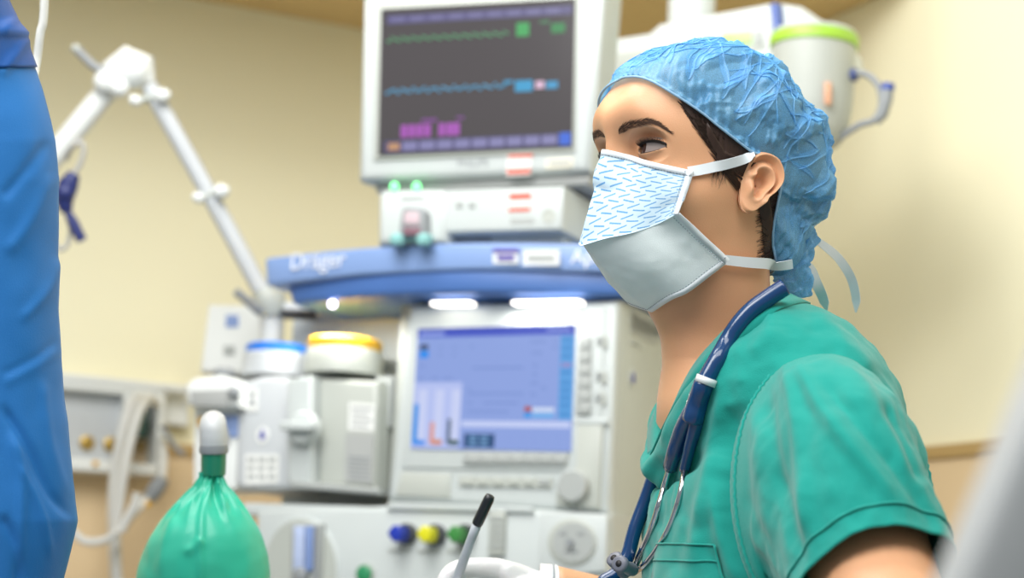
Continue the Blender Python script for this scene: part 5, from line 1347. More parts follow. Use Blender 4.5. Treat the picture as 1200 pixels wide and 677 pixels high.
def sheet(name, g, m, th=0.7, parent=None, uv=True):
    n, c = g.shape[:2]; nr = grid_normals(g)
    V = np.concatenate([H2W(g.reshape(-1, 3)), H2W((g - nr * th).reshape(-1, 3))])
    F = grid_faces(n, c) + grid_faces(n, c, off=n * c, flip=True)
    o = n * c
    for i in range(n - 1): F += [(i * c, o + i * c, o + (i + 1) * c, (i + 1) * c), (i * c + c - 1, (i + 1) * c + c - 1, o + (i + 1) * c + c - 1, o + i * c + c - 1)]
    for k in range(c - 1): F += [(k, k + 1, o + k + 1, o + k), ((n - 1) * c + k, o + (n - 1) * c + k, o + (n - 1) * c + k + 1, (n - 1) * c + k + 1)]
    ob = mesh_obj(name, V, F, m)
    # cloth coordinates in mm
    du = np.linalg.norm(np.diff(g[n // 2], axis=0), axis=1); u = np.concatenate([[0], np.cumsum(du)])
    dv = np.linalg.norm(np.diff(g[:, c // 2], axis=0), axis=1); v = np.concatenate([[0], np.cumsum(dv)])
    me = ob.data; uvl = me.uv_layers.new(name='cloth')
    for lp in me.loops:
        i = lp.vertex_index % (n * c); uvl.data[lp.index].uv = (u[i % c] / 100, v[i // c] / 100)
    if parent is not None: ob.parent = parent
    return ob
def dash_material():
    m = bpy.data.materials.new('mask_printed'); m.use_nodes = True; nt = m.node_tree; N, K = nt.nodes, nt.links; b = N['Principled BSDF']
    b.inputs['Roughness'].default_value = 0.8; b.inputs['Specular IOR Level'].default_value = 0.2
    uv = N.new('ShaderNodeUVMap'); uv.uv_map = 'cloth'; sp = N.new('ShaderNodeSeparateXYZ'); K.new(uv.outputs[0], sp.inputs[0])
    def M(op, a, b_=None, c=None):
        n = N.new('ShaderNodeMath'); n.operation = op
        for i, x in enumerate((a, b_, c)):
            if x is None: continue
            if isinstance(x, (int, float)): n.inputs[i].default_value = x
            else: K.new(x, n.inputs[i])
        return n.outputs[0]
    U = M('MULTIPLY', sp.outputs[0], 100 / 13.5); Vv = M('MULTIPLY', sp.outputs[1], 100 / 5.6)
    row = M('FLOOR', Vv); par = M('MODULO', row, 2.0)
    U2 = M('ADD', U, M('MULTIPLY', row, 0.37)); fu = M('SUBTRACT', M('FRACT', U2), 0.5); fv = M('SUBTRACT', M('FRACT', Vv), 0.5)
    sl = M('SUBTRACT', M('MULTIPLY', par, 1.5), 0.55)
    dv = M('ABSOLUTE', M('SUBTRACT', fv, M('MULTIPLY', fu, sl)))
    on = M('MULTIPLY', M('LESS_THAN', dv, 0.15), M('LESS_THAN', M('ABSOLUTE', fu), 0.36))
    nz = N.new('ShaderNodeTexNoise'); nz.inputs['Scale'].default_value = 160; K.new(uv.outputs[0], nz.inputs['Vector'])
    on2 = M('MULTIPLY', on, M('ADD', 0.35, M('MULTIPLY', nz.outputs['Fac'], 0.9)))
    mx = N.new('ShaderNodeMix'); mx.data_type = 'RGBA'; mx.inputs[6].default_value = (*lin('cfe5f3'), 1); mx.inputs[7].default_value = (*lin('3f93d2'), 1); K.new(on2, mx.inputs[0])
    K.new(mx.outputs[2], b.inputs['Base Color']); return m
M_dash = dash_material()
M_mask = mat('mask_plain', 'e8f2f3', 0.8, var=0.06, vscale=70, bump=0.2, bscale=1500, spec=0.2)
M_hem = mat('mask_binding', 'e6edf2', 0.7, var=0.02)
M_stitch = mat('stitch', '8b99a6', 0.8, var=0)
up_g = patch(TOPC, FOLD, 44, 2.0, 1.05); lo_g = patch(FOLD + np.array([-0.5, 0, -0.6]), BOT, 44, 3.5)
up_g = clear(up_g, 2.5); lo_g = clear(lo_g, 3.0)
mask_o = own(sheet('face_mask', up_g, [M_dash])); mask_o['label'] = 'white duckbill mask with pale blue dashes on its upper panel'
sheet('lower_panel', lo_g, [M_mask], parent=mask_o)
hem = Geo(); st = Geo()
def binding(line, nr, w, off=0.9):
    p = np.asarray(line); v_, f_ = ribbon_geo(H2W(p + unit(nr) * off), unit(nr) @ HA, w / 1000, 0.0009); hem.add(v_, f_)
def stitches(line, nr, step=2.6, ln=1.5, off=1.6):
    L = np.concatenate([[0], np.cumsum(np.linalg.norm(np.diff(line, axis=0), axis=1))]); s = 1.0
    nr = unit(nr)
    while s + ln < L[-1]:
        a, b = (np.array([np.interp(x, L, line[:, k]) for k in range(3)]) for x in (s, s + ln)); n_ = np.array([np.interp(s, L, nr[:, k]) for k in range(3)])
        v_, f_ = tube_geo(H2W(np.array([a + n_ * off, b + n_ * off])), 0.00028, 5); st.add(v_, f_); s += step
upn = grid_normals(up_g); lon = grid_normals(lo_g)
sg = 1 if upn[20, 20] @ np.array([0.3, 1, 0.3]) > 0 else -1; sl_ = 1 if lon[20, 20] @ np.array([0.3, 1, -0.3]) > 0 else -1
upn *= sg; lon *= sl_
def row_at(g, mm):                                                  # line a few mm in from the first row
    d = np.linalg.norm(g[1] - g[0], axis=-1)[:, None]; return g[0] + (g[1] - g[0]) / d * mm
binding(row_at(up_g, 2.4), upn[1], 5.0); stitches(row_at(up_g, 4.8), upn[2])
binding(row_at(lo_g[::-1], 2.4), lon[-2], 4.4, 0.3); stitches(row_at(lo_g[::-1], 5.6), lon[-3])
for end in (0, -1):
    inn = 3 if end == 0 else -4
    binding(up_g[:, (1 if end == 0 else -2)], upn[:, inn], 5.2); binding(lo_g[:, (1 if end == 0 else -2)], lon[:, inn], 5.2)
    stitches(up_g[:, inn], upn[:, inn]); stitches(lo_g[:, inn], lon[:, inn])
ho = hem.build('binding', [M_hem]); ho.parent = mask_o
so = st.build('stitching', [M_stitch]); so.parent = mask_o

# straps and ties
BODY_TREE = HEAD_TREE
def strap(name, pxs, w, tree, off, label=None, ends=()):
    pts, ns_ = [], []
    for x, y in catmull(np.array(pxs, float), 6):
        p, n = cast(x, y, tree, off); pts.append(p); ns_.append(n)
    pts, ns_ = np.array(pts), np.array(ns_)
    dp_ = (pts - CAM) @ FW
    for it in range(30): dp_[1:-1] = np.minimum(dp_[1:-1], .5 * dp_[1:-1] + .25 * (dp_[:-2] + dp_[2:]))
    pts = CAM + (pts - CAM) * (dp_ / ((pts - CAM) @ FW))[:, None]
    for it in range(6):
        pts[1:-1] = .5 * pts[1:-1] + .25 * (pts[:-2] + pts[2:]); ns_[1:-1] = .5 * ns_[1:-1] + .25 * (ns_[:-2] + ns_[2:])
    v_, f_ = ribbon_geo(pts, ns_, np.interp(np.linspace(0, 1, len(pts)), np.linspace(0, 1, len(w)), w) / 1000, 0.0008)
    o = mesh_obj(name, v_, f_, M_hem, angle=30); o.parent = mask_o; return o

print('BOT l', [np.round(x,1) for x in botc])
# ---- arms and hands
def weld(parts, vox=0.0014, it=3):
    """several closed shapes grown into one continuous surface"""
    g = Geo()
    for V, F in parts: g.add(V, F)
    ob = mesh_obj('t', g.V, g.F, [])
    md = ob.modifiers.new('r', 'REMESH'); md.mode = 'VOXEL'; md.voxel_size = vox
    sm = ob.modifiers.new('s', 'SMOOTH'); sm.factor = 0.6; sm.iterations = it
    dg = bpy.context.evaluated_depsgraph_get(); ev = bpy.data.meshes.new_from_object(ob.evaluated_get(dg))
    V = [np.array(v.co) for v in ev.vertices]; F = [tuple(p.vertices) for p in ev.polygons]
    bpy.data.objects.remove(ob); return V, F
def finger_geo(pts, rad):
    p = catmull(np.array(pts), 6); r = np.interp(np.linspace(0, 1, len(p)), np.linspace(0, 1, len(rad)), rad)
    d = unit(p[-1] - p[-2]); e = [p[-1] + d * r[-1] * k for k in (.45, .8, .97)]
    return tube_geo(np.vstack([p, e]), np.concatenate([r, r[-1] * np.array([.9, .6, .2])]), 18)
def hand(wr, mcps, fingers, thumb, r=0.0088):
    """wrist, four knuckles, joints of each finger, joints of the thumb (world)"""
    wr = np.asarray(wr); mc = [np.asarray(m) for m in mcps]; pm = np.mean(mc, axis=0); ax_ = unit(pm - wr); sd = unit(mc[3] - mc[0]); sd = unit(sd - ax_ * (sd @ ax_)); nn_ = np.cross(ax_, sd)
    W = np.linalg.norm(mc[3] - mc[0]) / 2 + .010; Lp = np.linalg.norm(pm - wr); V = []; n = 28; st_ = [(-.28, .024, .020), (0, .026, .019), (.3, W * .86, .0185), (.65, W, .0165), (.95, W * .98, .0125), (1.08, W * .9, .008)]
    for k, w_, t_ in st_:
        for j in range(n):
            a = 2 * math.pi * j / n; V.append(wr + ax_ * Lp * k + sd * w_ * math.cos(a) + nn_ * t_ * math.sin(a))
    F = grid_faces(len(st_), n, wrap=True) + [tuple(range(n))[::-1], tuple((len(st_) - 1) * n + k for k in range(n))]
    parts = [(V, F)]
    for k, (m, fj) in enumerate(zip(mc, fingers)):
        s_ = .88 if k == 3 else 1.0
        parts.append(finger_geo([m * .7 + wr * .3, m] + [np.asarray(p) for p in fj], [.010 * s_, .0108 * s_, r * s_, r * .93 * s_, r * .78 * s_]))
    parts.append(finger_geo([wr * .8 + pm * .2] + [np.asarray(p) for p in thumb], [.013, .0145, .0115, .0102, .0082]))
    return weld(parts)
def limb(pts, rad, n=28): 
    p = catmull(np.array(pts), 14); r = np.interp(np.linspace(0, 1, len(p)), np.linspace(0, 1, len(rad)), rad); return tube_geo(p, r, n)
HEMC = W2B(P(1028, 688, 1.375))
s0 = np.array([0.0, 0.125, 1.255]); ax = unit(HEMC - np.array([-0.004, 0.165, 1.25]))
LE = np.array([-0.004, 0.165, 1.25]) + ax * 0.30
LWr = LE + np.array([0.16, 0.03, -0.17])
v_, f_ = limb([B2W(x) for x in (s0, np.array([-0.004, 0.165, 1.25]), HEMC * .9 + LE * .1, LE, LE * .55 + LWr * .45 + np.array([0, 0.004, 0]), LWr)], [.045, .049, .0425, .037, .037, .026]); G.add(v_, f_, 0)
RWr = W2B(P(640, 694, 1.86)); RS = np.array([-0.004, -0.155, 1.25]); RE = W2B(P(905, 778, 1.90))
v_, f_ = limb([B2W(x) for x in (np.array([0, -0.12, 1.255]), RS, RS * .5 + RE * .5, RE, RE * .55 + RWr * .45, RWr)], [.045, .047, .041, .037, .036, .0265]); G.add(v_, f_, 0)
M_glove = mat('latex_glove', 'e3e1e2', 0.5, var=0.03, vscale=60, bump=0.3, bscale=160, sss=0.05)
rm = [P(582, 667, 1.845), P(577, 674, 1.870), P(580, 684, 1.895), P(588, 696, 1.912)]
rf = [[P(537, 667, 1.832), P(521, 684, 1.828), P(526, 701, 1.832)], [P(532, 678, 1.866), P(522, 700, 1.858), P(536, 716, 1.852)],
      [P(540, 695, 1.893), P(535, 718, 1.882), P(552, 727, 1.876)], [P(555, 712, 1.910), P(553, 730, 1.90), P(568, 735, 1.894)]]
rt = [P(612, 696, 1.815), P(584, 696, 1.795), P(556, 690, 1.797), P(535, 692, 1.808)]
gv, gf = hand(P(626, 693, 1.86), rm, rf, rt)
glove_r = own(mesh_obj('glove', gv, gf, M_glove)); glove_r['label'] = 'white latex glove on the hand with the pen'
cu = [P(640, 694, 1.86), P(632, 693.5, 1.86)]
v_, f_ = tube_geo([P(648, 695, 1.861), P(640, 694, 1.86), P(630, 693, 1.86)], [0.0268, 0.0264, 0.0262], 28, cap=False)
x = mesh_obj('glove_cuff', v_, f_, M_glove); x.parent = glove_r
v_, f_ = tube_geo([P(648.6 + 4 * math.cos(a) * 0, 695, 1.861) + 0.0268 * (math.cos(a) * UP + math.sin(a) * FW) for a in np.linspace(0, 2 * np.pi, 40)], 0.0011, 6, cap=False)
x = mesh_obj('cuff_bead', v_, f_, mat('cuff_bead', '9aa0a6', .5)); x.parent = glove_r
d1 = unit(LWr - LE); xx = unit(np.cross(d1, [0, 0, 1.0])); yy = np.cross(xx, d1)
lm = [LWr + d1 * 0.085 + xx * o_ for o_ in (-.028, -.010, .009, .027)]
lf = [[m + d1 * a * k + yy * b * k for a, b in ((.042, -.008), (.062, -.026), (.068, -.046))] for m, k in zip(lm, (.92, 1, .95, .75))]
lt = [LWr + d1 * .02 - xx * .028, LWr + d1 * .048 - xx * .052 - yy * .01, LWr + d1 * .075 - xx * .058 - yy * .018, LWr + d1 * .098 - xx * .056 - yy * .026]
gv, gf = hand(B2W(LWr + d1 * .005), [B2W(m) for m in lm], [[B2W(p) for p in fj] for fj in lf], [B2W(p) for p in lt]); G.add(gv, gf, 0)
own(G.build('body', [M_skin, M_lip, M_sclera, M_iris, M_pupil, M_lash]))

# ---- scrub top: one grid from the collar over the shoulders to the hem
def bplane(px, py, l):
    return W2B(ray_plane(px, py, BO + BL * l, BL))
ncs, naz = 300, None
AZ = np.linspace(0, 2 * np.pi, ncs, endpoint=False)
NB = W2B(H2W((-40, 0, -150)))                                        # where the neck stands on the chest
vb, vs1, vs2, vs3, vbk = bplane(773, 522, 0.0), bplane(797, 462, 0.048), bplane(833, 412, 0.082), bplane(893, 360, 0.100), bplane(926, 346, 0.035)
half = [vb, vs1, vs2, vs3, vbk]
l0 = NB[1] * 0.55
coll = np.array([[p[0], p[1], p[2]] for p in half] + [[p[0] + (0 if i else 0), 2 * l0 - p[1], p[2]] for i, p in list(enumerate(half))[:0:-1]])
coll[0][1] = l0
cc_ = catmull(np.vstack([coll, coll[:1]]), 24)
L_ = np.concatenate([[0], np.cumsum(np.linalg.norm(np.diff(cc_, axis=0), axis=1))]); L_ /= L_[-1]
# column k sits at the same share of the collar as its bearing
sh = AZ / (2 * np.pi)
COLL = np.stack([np.interp(sh, L_, cc_[:, k]) for k in range(3)], -1)
def ell(cf, cl, ra, rl, z, p=2.0):
    c, s = np.cos(AZ), np.sin(AZ)
    k = (np.abs(c) ** p + np.abs(s) ** p) ** (-1 / p)
    return np.stack([cf + ra * c * k, cl + rl * s * k, np.full(ncs, 0.0) + z], -1)
sidew = np.abs(np.sin(AZ)) ** 1.5; frw = np.clip(np.cos(AZ), 0, 1); bkw = np.clip(-np.cos(AZ), 0, 1)
crest = ell(0.004, 0.004, 0.088, 0.158, 0, 2.2); crest[:, 2] = 1.318 * sidew + (1 - sidew) * (1.235 * (np.cos(AZ) > 0) + 1.315 * (np.cos(AZ) <= 0))
mid_ = COLL * 0.5 + crest * 0.5; mid_[:, 2] += 0.016 * sidew + 0.010 * bkw; mid_[:, 0] += 0.018 * frw - 0.016 * bkw
rings = [COLL, mid_, crest, ell(-0.001, 0.003, 0.107, 0.172, 1.235, 2.2), ell(-0.003, 0.002, 0.115, 0.174, 1.165, 2.2), ell(-0.007, 0, 0.112, 0.180, 1.06, 2.1), ell(-0.004, 0, 0.137, 0.188, 0.93, 2.1),
         ell(-0.006, 0, 0.142, 0.20, 0.78, 2.1), ell(-0.006, 0, 0.146, 0.205, 0.68, 2.1)]
rings = np.array(rings); TOP = np.stack([catmull(rings[:, k], 26) for k in range(ncs)], 1)
def folds(Wg, flist, nrm):
    """real creases: ridge (+) or furrow (-) along lines, width and height in px / mm"""
    q = proj(Wg.reshape(-1, 3)); n = nrm.reshape(-1, 3); see = smooth01(-np.einsum('ij,ij->i', n, unit(Wg.reshape(-1, 3) - CAM)), -0.1, 0.25)
    d = np.zeros(len(q))
    for line, wd, h in flist:
        c = catmull(np.array(line, float), 8); ds, run = seg_dist(q, c)
        d += h * np.exp(-(ds / wd) ** 2) * smooth01(run, -0.02, 0.18) * (1 - smooth01(run, 0.8, 1.02))
    return Wg + (n * (d * see)[:, None] / 1000).reshape(Wg.shape)
TW = B2W(TOP.reshape(-1, 3)).reshape(TOP.shape)
NRM = outn(TW)
rip = fbm(TOP.reshape(-1, 3) * np.array([14, 14, 7]) + 8, 3).reshape(TOP.shape[:2])
fade0 = smooth01(np.arange(TOP.shape[0]), 2, 30)[:, None]
TW = TW + NRM * ((rip * 0.0035 + 0.00032 * (crumple(TOP.reshape(-1, 3) * 1000, 41, 12, 30, 70).reshape(rip.shape) - 6) + 0.0003 * (crumple(TOP.reshape(-1, 3) * 1000, 43, 12, 14, 28).reshape(rip.shape) - 3)) * fade0)[..., None]
tf = [([(850, 445), (838, 520), (822, 600), (812, 677)], 9, 5), ([(815, 470), (800, 540), (785, 610)], 7, 3), ([(865, 470), (856, 540), (852, 600), (870, 677)], 10, -6),
      ([(872, 590), (890, 640), (918, 690)], 10, -8), ([(840, 560), (846, 620), (868, 690)], 9, 5), ([(905, 355), (900, 385), (880, 420)], 9, 2.5), ([(950, 362), (990, 400), (1030, 440)], 9, 3),
      ([(780, 545), (768, 600), (756, 660)], 7, 3), ([(800, 500), (790, 560), (776, 625)], 5, -3)]
TW = folds(TW, tf, NRM)
top_o = own(shell('scrub_top', TW, M_scrub, m2=M_scrub_in)); top_o['label'] = 'teal cotton scrub top with a V neck'
TOPV = [Vector(v) for v in TW.reshape(-1, 3)]; TOPF = grid_faces(TW.shape[0], ncs, True)
TOP_TREE = BVHTree.FromPolygons(TOPV, TOPF)

# collar binding along the neckline
nr0 = NRM[1]
v_, f_ = ribbon_geo(np.vstack([TW[3], TW[3][:1]]) + np.vstack([NRM[3], NRM[3][:1]]) * 0.001, np.vstack([NRM[3], NRM[3][:1]]), 0.020, 0.0018)
mesh_obj('collar', v_, f_, M_scrub).parent = top_o

# ---- sleeves
def sleeve(s, hemc, hem_r, flist=None):
    n_ = 220; t = np.linspace(0, 2 * np.pi, n_, endpoint=False)
    c0 = np.array([0.012, 0.150 * s, 1.230]); c3 = np.asarray(hemc); c1 = c0 + np.array([0.0, 0.055 * s, 0.018]); c2 = c3 - unit([-0.12, 0.66 * s, -0.72]) * 0.075
    u = np.linspace(0, 1, 90)[:, None]
    cen = (1 - u) ** 3 * c0 + 3 * u * (1 - u) ** 2 * c1 + 3 * u * u * (1 - u) * c2 + u ** 3 * c3
    tan = unit(np.gradient(cen, axis=0)); rg = []
    for i in range(len(u)):
        up = np.array([0, 0, 1.0]); x = unit(np.cross(up, tan[i]))      # along the front/back
        if x[0] < 0: x = -x
        z = unit(np.cross(tan[i], x)); z = z if z[2] > 0 or abs(z[2]) < 1e-6 else -z
        k = float(u[i][0]); rf = np.interp(k, [0, .25, .6, 1], [0.064, 0.059, 0.057, hem_r[0]]); rz = np.interp(k, [0, .25, .6, 1], [0.112, 0.098, 0.080, hem_r[1]])
        rf_ = rf * (1 + 0.42 * smooth01(-np.cos(t), 0, 1) * (1 - smooth01(k, 0.05, 0.55)))
        rg.append(cen[i] + (np.cos(t) * rf_)[:, None] * x + np.sin(t)[:, None] * z * rz)
    g = np.array(rg); w = B2W(g.reshape(-1, 3)).reshape(g.shape); nr = outn(w)
    rp_ = fbm(g.reshape(-1, 3) * np.array([13, 13, 8]) + 20 * s, 3).reshape(g.shape[:2])
    gm = g.reshape(-1, 3) * 1000
    cr_ = (0.00036 * (crumple(gm, 51 + s, 12, 26, 60, np.array([-0.1, 0.7 * s, -0.7]), 0.9) - 6) + 0.00025 * (crumple(gm, 54 + s, 12, 12, 24, np.array([-0.1, 0.7 * s, -0.7]), 0.6) - 3)).reshape(g.shape[:2])
    w = w + nr * ((rp_ * 0.004 + cr_) * smooth01(u, 0.03, 0.3))[..., None]
    w = w + nr * (0.0007 * np.sin(t * 90)[None, :] * np.exp(-((u - 0.05) / 0.05) ** 2))[..., None]
    ed = np.cos(t * 5 + 1)[None, :] * smooth01(u, 0.75, 1.0) * 0.0022
    w = w + nr * ed[..., None]
    if flist: w = folds(w, flist, nr)
    o = shell('sleeve', w, M_scrub, top_o, m2=M_scrub_in)
    return w, nr, o
sf = [([(915, 410), (932, 480), (940, 560), (945, 640)], 9, 5), ([(900, 440), (905, 520), (925, 600), (940, 670)], 9, -4), ([(925, 410), (965, 480), (1010, 540), (1060, 600)], 10, 5),
      ([(960, 440), (1010, 500), (1060, 560), (1100, 620)], 9, -4), ([(885, 470), (890, 560), (905, 630)], 8, 3), ([(1035, 465), (1065, 520), (1085, 570)], 7, -5)]
SW, SN, so_ = sleeve(1, HEMC, (0.058, 0.061), sf)
HEMR = RS + (RE - RS) * 0.60 + np.array([-0.01, -0.01, 0])
SW2, SN2, so2_ = sleeve(-1, HEMR, (0.062, 0.062))
SL_TREE = BVHTree.FromPolygons([Vector(v) for v in SW.reshape(-1, 3)], grid_faces(SW.shape[0], SW.shape[1], True))
def seam(w, nr, i, o, r=0.0011, name='stitched_seam'):
    g = Geo(); p = w[i] + nr[i] * 0.0006; v_, f_ = tube_geo(np.vstack([p, p[:1]]), r, 6, cap=False); g.add(v_, f_)
    x = g.build(name, [M_scrub]); x.parent = o
seam(SW, SN, 82, so_); seam(SW2, SN2, 82, so2_); seam(SW, SN, 6, so_, 0.0016); seam(SW2, SN2, 6, so2_, 0.0016)
def on(px, py, off, trees=None):
    best = None
    for t in (trees or (TOP_TREE, SL_TREE)):
        r = Vector(ray(px, py)).normalized(); h = t.ray_cast(Vector(CAM), r)
        if h[0] is not None and (best is None or h[3] < best[3]): best = h
    if best is None: return None
    n = np.array(best[1]); n = n if n @ ray(px, py) < 0 else -n
    return np.array(best[0]) + n * off, n
# breast pocket
def surf_grid(xs0, xs1, ys0, ys1, nr_, nc_, off):
    """patch between two side lines (px), laid on the top"""
    g = np.zeros((nr_, nc_, 3)); ok = True; last = P(800, 640, 1.5)
    for i in range(nr_):
        t = i / (nr_ - 1); a = np.array(xs0) * (1 - t) + np.array(ys0) * t; b = np.array(xs1) * (1 - t) + np.array(ys1) * t
        for j in range(nc_):
            s = j / (nc_ - 1); q = a * (1 - s) + b * s; h = on(q[0], q[1], off, (TOP_TREE,))
            if h is not None: last = h[0]
            g[i, j] = last
    return g
pk = surf_grid((772, 637), (840, 638), (757, 735), (862, 735), 26, 20, 0.0022)
shell('breast_pocket', pk, M_scrub, top_o, wrap=False)
stg = Geo()
for i_ in (0, 5):
    v_, f_ = tube_geo(pk[i_] + 0.0008 * unit(CAM - pk[i_]), 0.0009, 6); stg.add(v_, f_)
v_, f_ = tube_geo(pk[:, -1] + 0.0008 * unit(CAM - pk[:, -1]), 0.0011, 6); stg.add(v_, f_)
stg.build('pocket_stitching', [M_scrub]).parent = top_o
# orange size mark at the collar
M_orange = mat('orange_mark', 'e8702f', 0.8, var=0.08)
pts = [on(x, y, 0.002) for x, y in ((902, 348), (908, 345), (914, 343), (920, 342))]
pts = [p for p in pts if p is not None]
if len(pts) > 1:
    v_, f_ = ribbon_geo([p[0] for p in pts], [p[1] for p in pts], 0.0065, 0.0012); x = mesh_obj('size_mark', v_, f_, M_orange); x.parent = top_o; x['label'] = 'orange thread mark on the collar'

# ---- trousers and shoes carry her down to the floor
M_shoe = mat('white_clog', 'd8d8d4', 0.45)
for s in (1, -1):
    pts = [(-0.004, 0.075 * s, 0.80), (-0.004, 0.088 * s, 0.72), (0.0, 0.092 * s, 0.55), (0.004, 0.094 * s, 0.42), (-0.004, 0.096 * s, 0.25), (-0.01, 0.098 * s, 0.09)]
    p = catmull(np.array([B2W(x) for x in pts]), 10); r = np.interp(np.linspace(0, 1, len(p)), np.linspace(0, 1, 6), [.115, .105, .088, .078, .074, .076])
    v_, f_ = tube_geo(p, r, 40, cap=True); own(mesh_obj('trouser_leg', v_, f_, M_scrub))
    v_, f_ = tube_geo(catmull(np.array([B2W(x) for x in ((-0.05, .098 * s, 0.045), (-0.03, .098 * s, 0.05), (0.05, .10 * s, 0.047), (0.12, .104 * s, 0.04), (0.165, .106 * s, 0.032), (0.18, .107 * s, 0.028))]), 8), np.interp(np.linspace(0, 1, 41), np.linspace(0, 1, 6), [.030, .045, .047, .040, .031, .012]), 24)
    own(mesh_obj('shoe', v_, f_, M_shoe))
# ---- straps and ties of the mask
tv = list(HEAD_TREE and G.V)
ALLT = BVHTree.FromPolygons([Vector(v) for v in G.V] + [Vector(v) for v in cgeo.V] + [Vector(v) for v in hg.V],
                            list(G.F) + [tuple(i + len(G.V) for i in f) for f in cgeo.F] + [tuple(i + len(G.V) + len(cgeo.V) for i in f) for f in hg.F])
strap('strap', [(806, 203), (820, 200), (836, 196), (856, 190), (874, 185.5), (886, 183.5)], [8.5, 8.5, 8, 7.5], ALLT, 0.003)
strap('strap', [(846, 304), (865, 306.5), (885, 308), (905, 308), (927, 307)], [8, 8.5, 9, 8], ALLT, 0.006)
def tie(pxs, ls, w):
    p = catmull(np.array([H2W(hplane(x, y, l)) for (x, y), l in zip(pxs, ls)]), 10)
    k = np.linspace(0, 1, len(p)); n = unit(CAM - p + np.stack([0.9 * np.sin(k * 5) , 0 * k, 0.5 * np.cos(k * 4)], -1) * 1.2)
    v_, f_ = ribbon_geo(p, n, np.interp(k, [0, .3, .85, 1], [w * .6, w, w, w * .15]) / 1000, 0.0007); o = mesh_obj('tie', v_, f_, M_hem, angle=30); o.parent = mask_o
tie([(945, 272), (962, 285), (982, 302), (997, 325), (1003, 348), (1003, 366)], [18, 14, 8, 4, 2, 0], 8)
tie([(938, 300), (951, 316), (957, 332), (964, 348), (969, 364)], [32, 26, 22, 18, 16], 9)

# ---- stethoscope round her neck
M_navy = mat('navy_tubing', '0a3b6c', 0.22, var=0.03, coat=0.5)
M_chrome = mat('chrome', 'c9ccd2', 0.15, metal=1.0, var=0.02)
M_tip = mat('grey_eartip', '6c6f7c', 0.4)
st_ = thing('stethoscope', 'navy blue stethoscope hanging round the neck of the woman in teal scrubs', 'stethoscope', Matrix.Translation(Vector(P(790, 480, 1.6))))
def sown(o): o.parent = st_; o.matrix_parent_inverse = st_.matrix_world.inverted(); return o
def lay(pxs, off, dep=None, n=8):
    out = []; last = None
    for x, y in catmull(np.array(pxs, float), n):
        h = on(x, y, off); dd = None
        if h is not None: last = float((h[0] - CAM) @ FW)
        out.append((x, y, last))
    first = next(o[2] for o in out if o[2]); ds = [o[2] or first for o in out]
    ds = np.array(ds)
    for it in range(14): ds[1:-1] = np.minimum(ds[1:-1], .5 * ds[1:-1] + .25 * (ds[:-2] + ds[2:]))
    return np.array([P(x, y, d) for (x, y, _), d in zip(out, ds)])
main = lay([(920, 336), (903, 347), (880, 364), (862, 385), (846, 412), (832, 436), (824, 452)], 0.006)
v_, f_ = tube_geo(main, 0.0072, 20); sown(mesh_obj('tubing', v_, f_, M_navy))
yk = lay([(825, 449), (818, 470), (812, 492)], 0.006); 
v_, f_ = tube_geo(yk, np.linspace(0.0082, 0.0088, len(yk)), 20); sown(mesh_obj('yoke', v_, f_, M_navy))
la = lay([(818, 468), (804, 494), (794, 520), (786, 546)], 0.0065); v_, f_ = tube_geo(la, np.interp(np.linspace(0, 1, len(la)), [0, .5, 1], [.0062, .0072, .0066]), 20); sown(mesh_obj('tubing', v_, f_, M_navy))
lb = lay([(820, 468), (816, 495), (809, 522), (802, 551)], 0.0055); v_, f_ = tube_geo(lb, np.interp(np.linspace(0, 1, len(lb)), [0, 1], [.0064, .0044]), 20); sown(mesh_obj('tubing', v_, f_, M_navy))
bd = yk[:3]; v_, f_ = tube_geo([P(829, 442, (bd[0] - CAM) @ FW - .001), P(826, 450, (bd[0] - CAM) @ FW - .001)], 0.0086, 24); x = sown(mesh_obj('ring_label', v_, f_, mat('white_plastic', 'e8eaec', .4))); x['label'] = 'white printed ring'
ma = lay([(786, 544), (776, 580), (764, 618), (750, 650), (741, 668), (733, 673)], 0.006); v_, f_ = tube_geo(ma, 0.0030, 14); sown(mesh_obj('ear_tube', v_, f_, M_chrome))
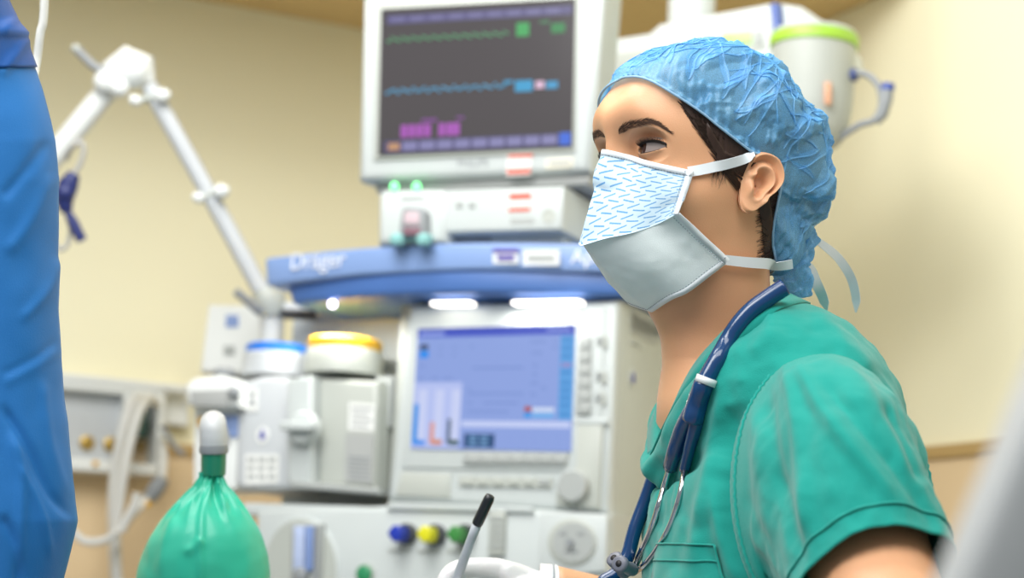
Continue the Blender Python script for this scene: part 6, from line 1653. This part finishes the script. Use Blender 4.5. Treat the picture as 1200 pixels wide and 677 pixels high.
mb = lay([(803, 549), (797, 580), (787, 612), (772, 640), (757, 660), (744, 670)], 0.006); v_, f_ = tube_geo(mb, 0.0026, 14); sown(mesh_obj('ear_tube', v_, f_, M_chrome))
dft = float((ma[-1] - CAM) @ FW) - .03
def tip(p0, p1, lab=None):
    a, b = np.array(p0), np.array(p1); d = unit(b - a); L = np.linalg.norm(b - a)
    v_, f_ = tube_geo([a, a + d * L * .2, a + d * L * .55, a + d * L * .8, b - d * .001, b], [.0050, .0058, .0050, .0070, .0072, .0050], 22); sown(mesh_obj('eartip', v_, f_, M_tip))
    v_, f_ = tube_geo([b - d * .0008, b + d * .0004], .0028, 16); o = mesh_obj('eartip_hole', v_, f_, mat('dark_hole', '1a1a20', .6)); sown(o)
tip(P(733, 673, dft), P(719, 653, dft - .012)); tip(P(742, 668, dft - .012), P(725, 660, dft - .032))
fr = [P(784, 512, 1.70), P(771, 545, 1.70), P(757, 585, 1.70), P(744, 620, 1.695), P(735, 652, 1.69), P(722, 672, 1.685), P(706, 684, 1.68), P(712, 704, 1.67)]
v_, f_ = tube_geo(catmull(np.array(fr), 10), 0.0062, 18); sown(mesh_obj('tubing', v_, f_, M_navy))

# ---- pen
M_black = mat('black_plastic', '23262b', 0.35); M_pen = mat('pen_barrel', 'aeb4bb', 0.3, var=0.25, vscale=60)
pa, pb, pc_ = P(575, 580, 1.79), P(559, 614, 1.800), P(528, 697, 1.818)
pen = thing('marker_pen', 'grey marker pen with a black cap held in the white gloved hand', 'pen', Matrix.Translation(Vector(pc_)))
PI_ = pen.matrix_world.inverted()
d = unit(pa - pc_)
for nm, a, b, r, m in (('cap', pb, pa, [.0047, .0051, .0049, .0042, .0022], M_black), ('barrel', pc_, pb + d * .002, [.003, .0043, .0044, .0044, .0044], M_pen)):
    k = [0, .06, .85, .97, 1] if nm == 'cap' else [0, .1, .5, .8, 1]
    v_, f_ = tube_geo([a + (b - a) * t for t in k], r, 20); x = mesh_obj(nm, v_, f_, m); x.parent = pen; x.matrix_parent_inverse = PI_
    if nm == 'cap': x['label'] = 'black cap'
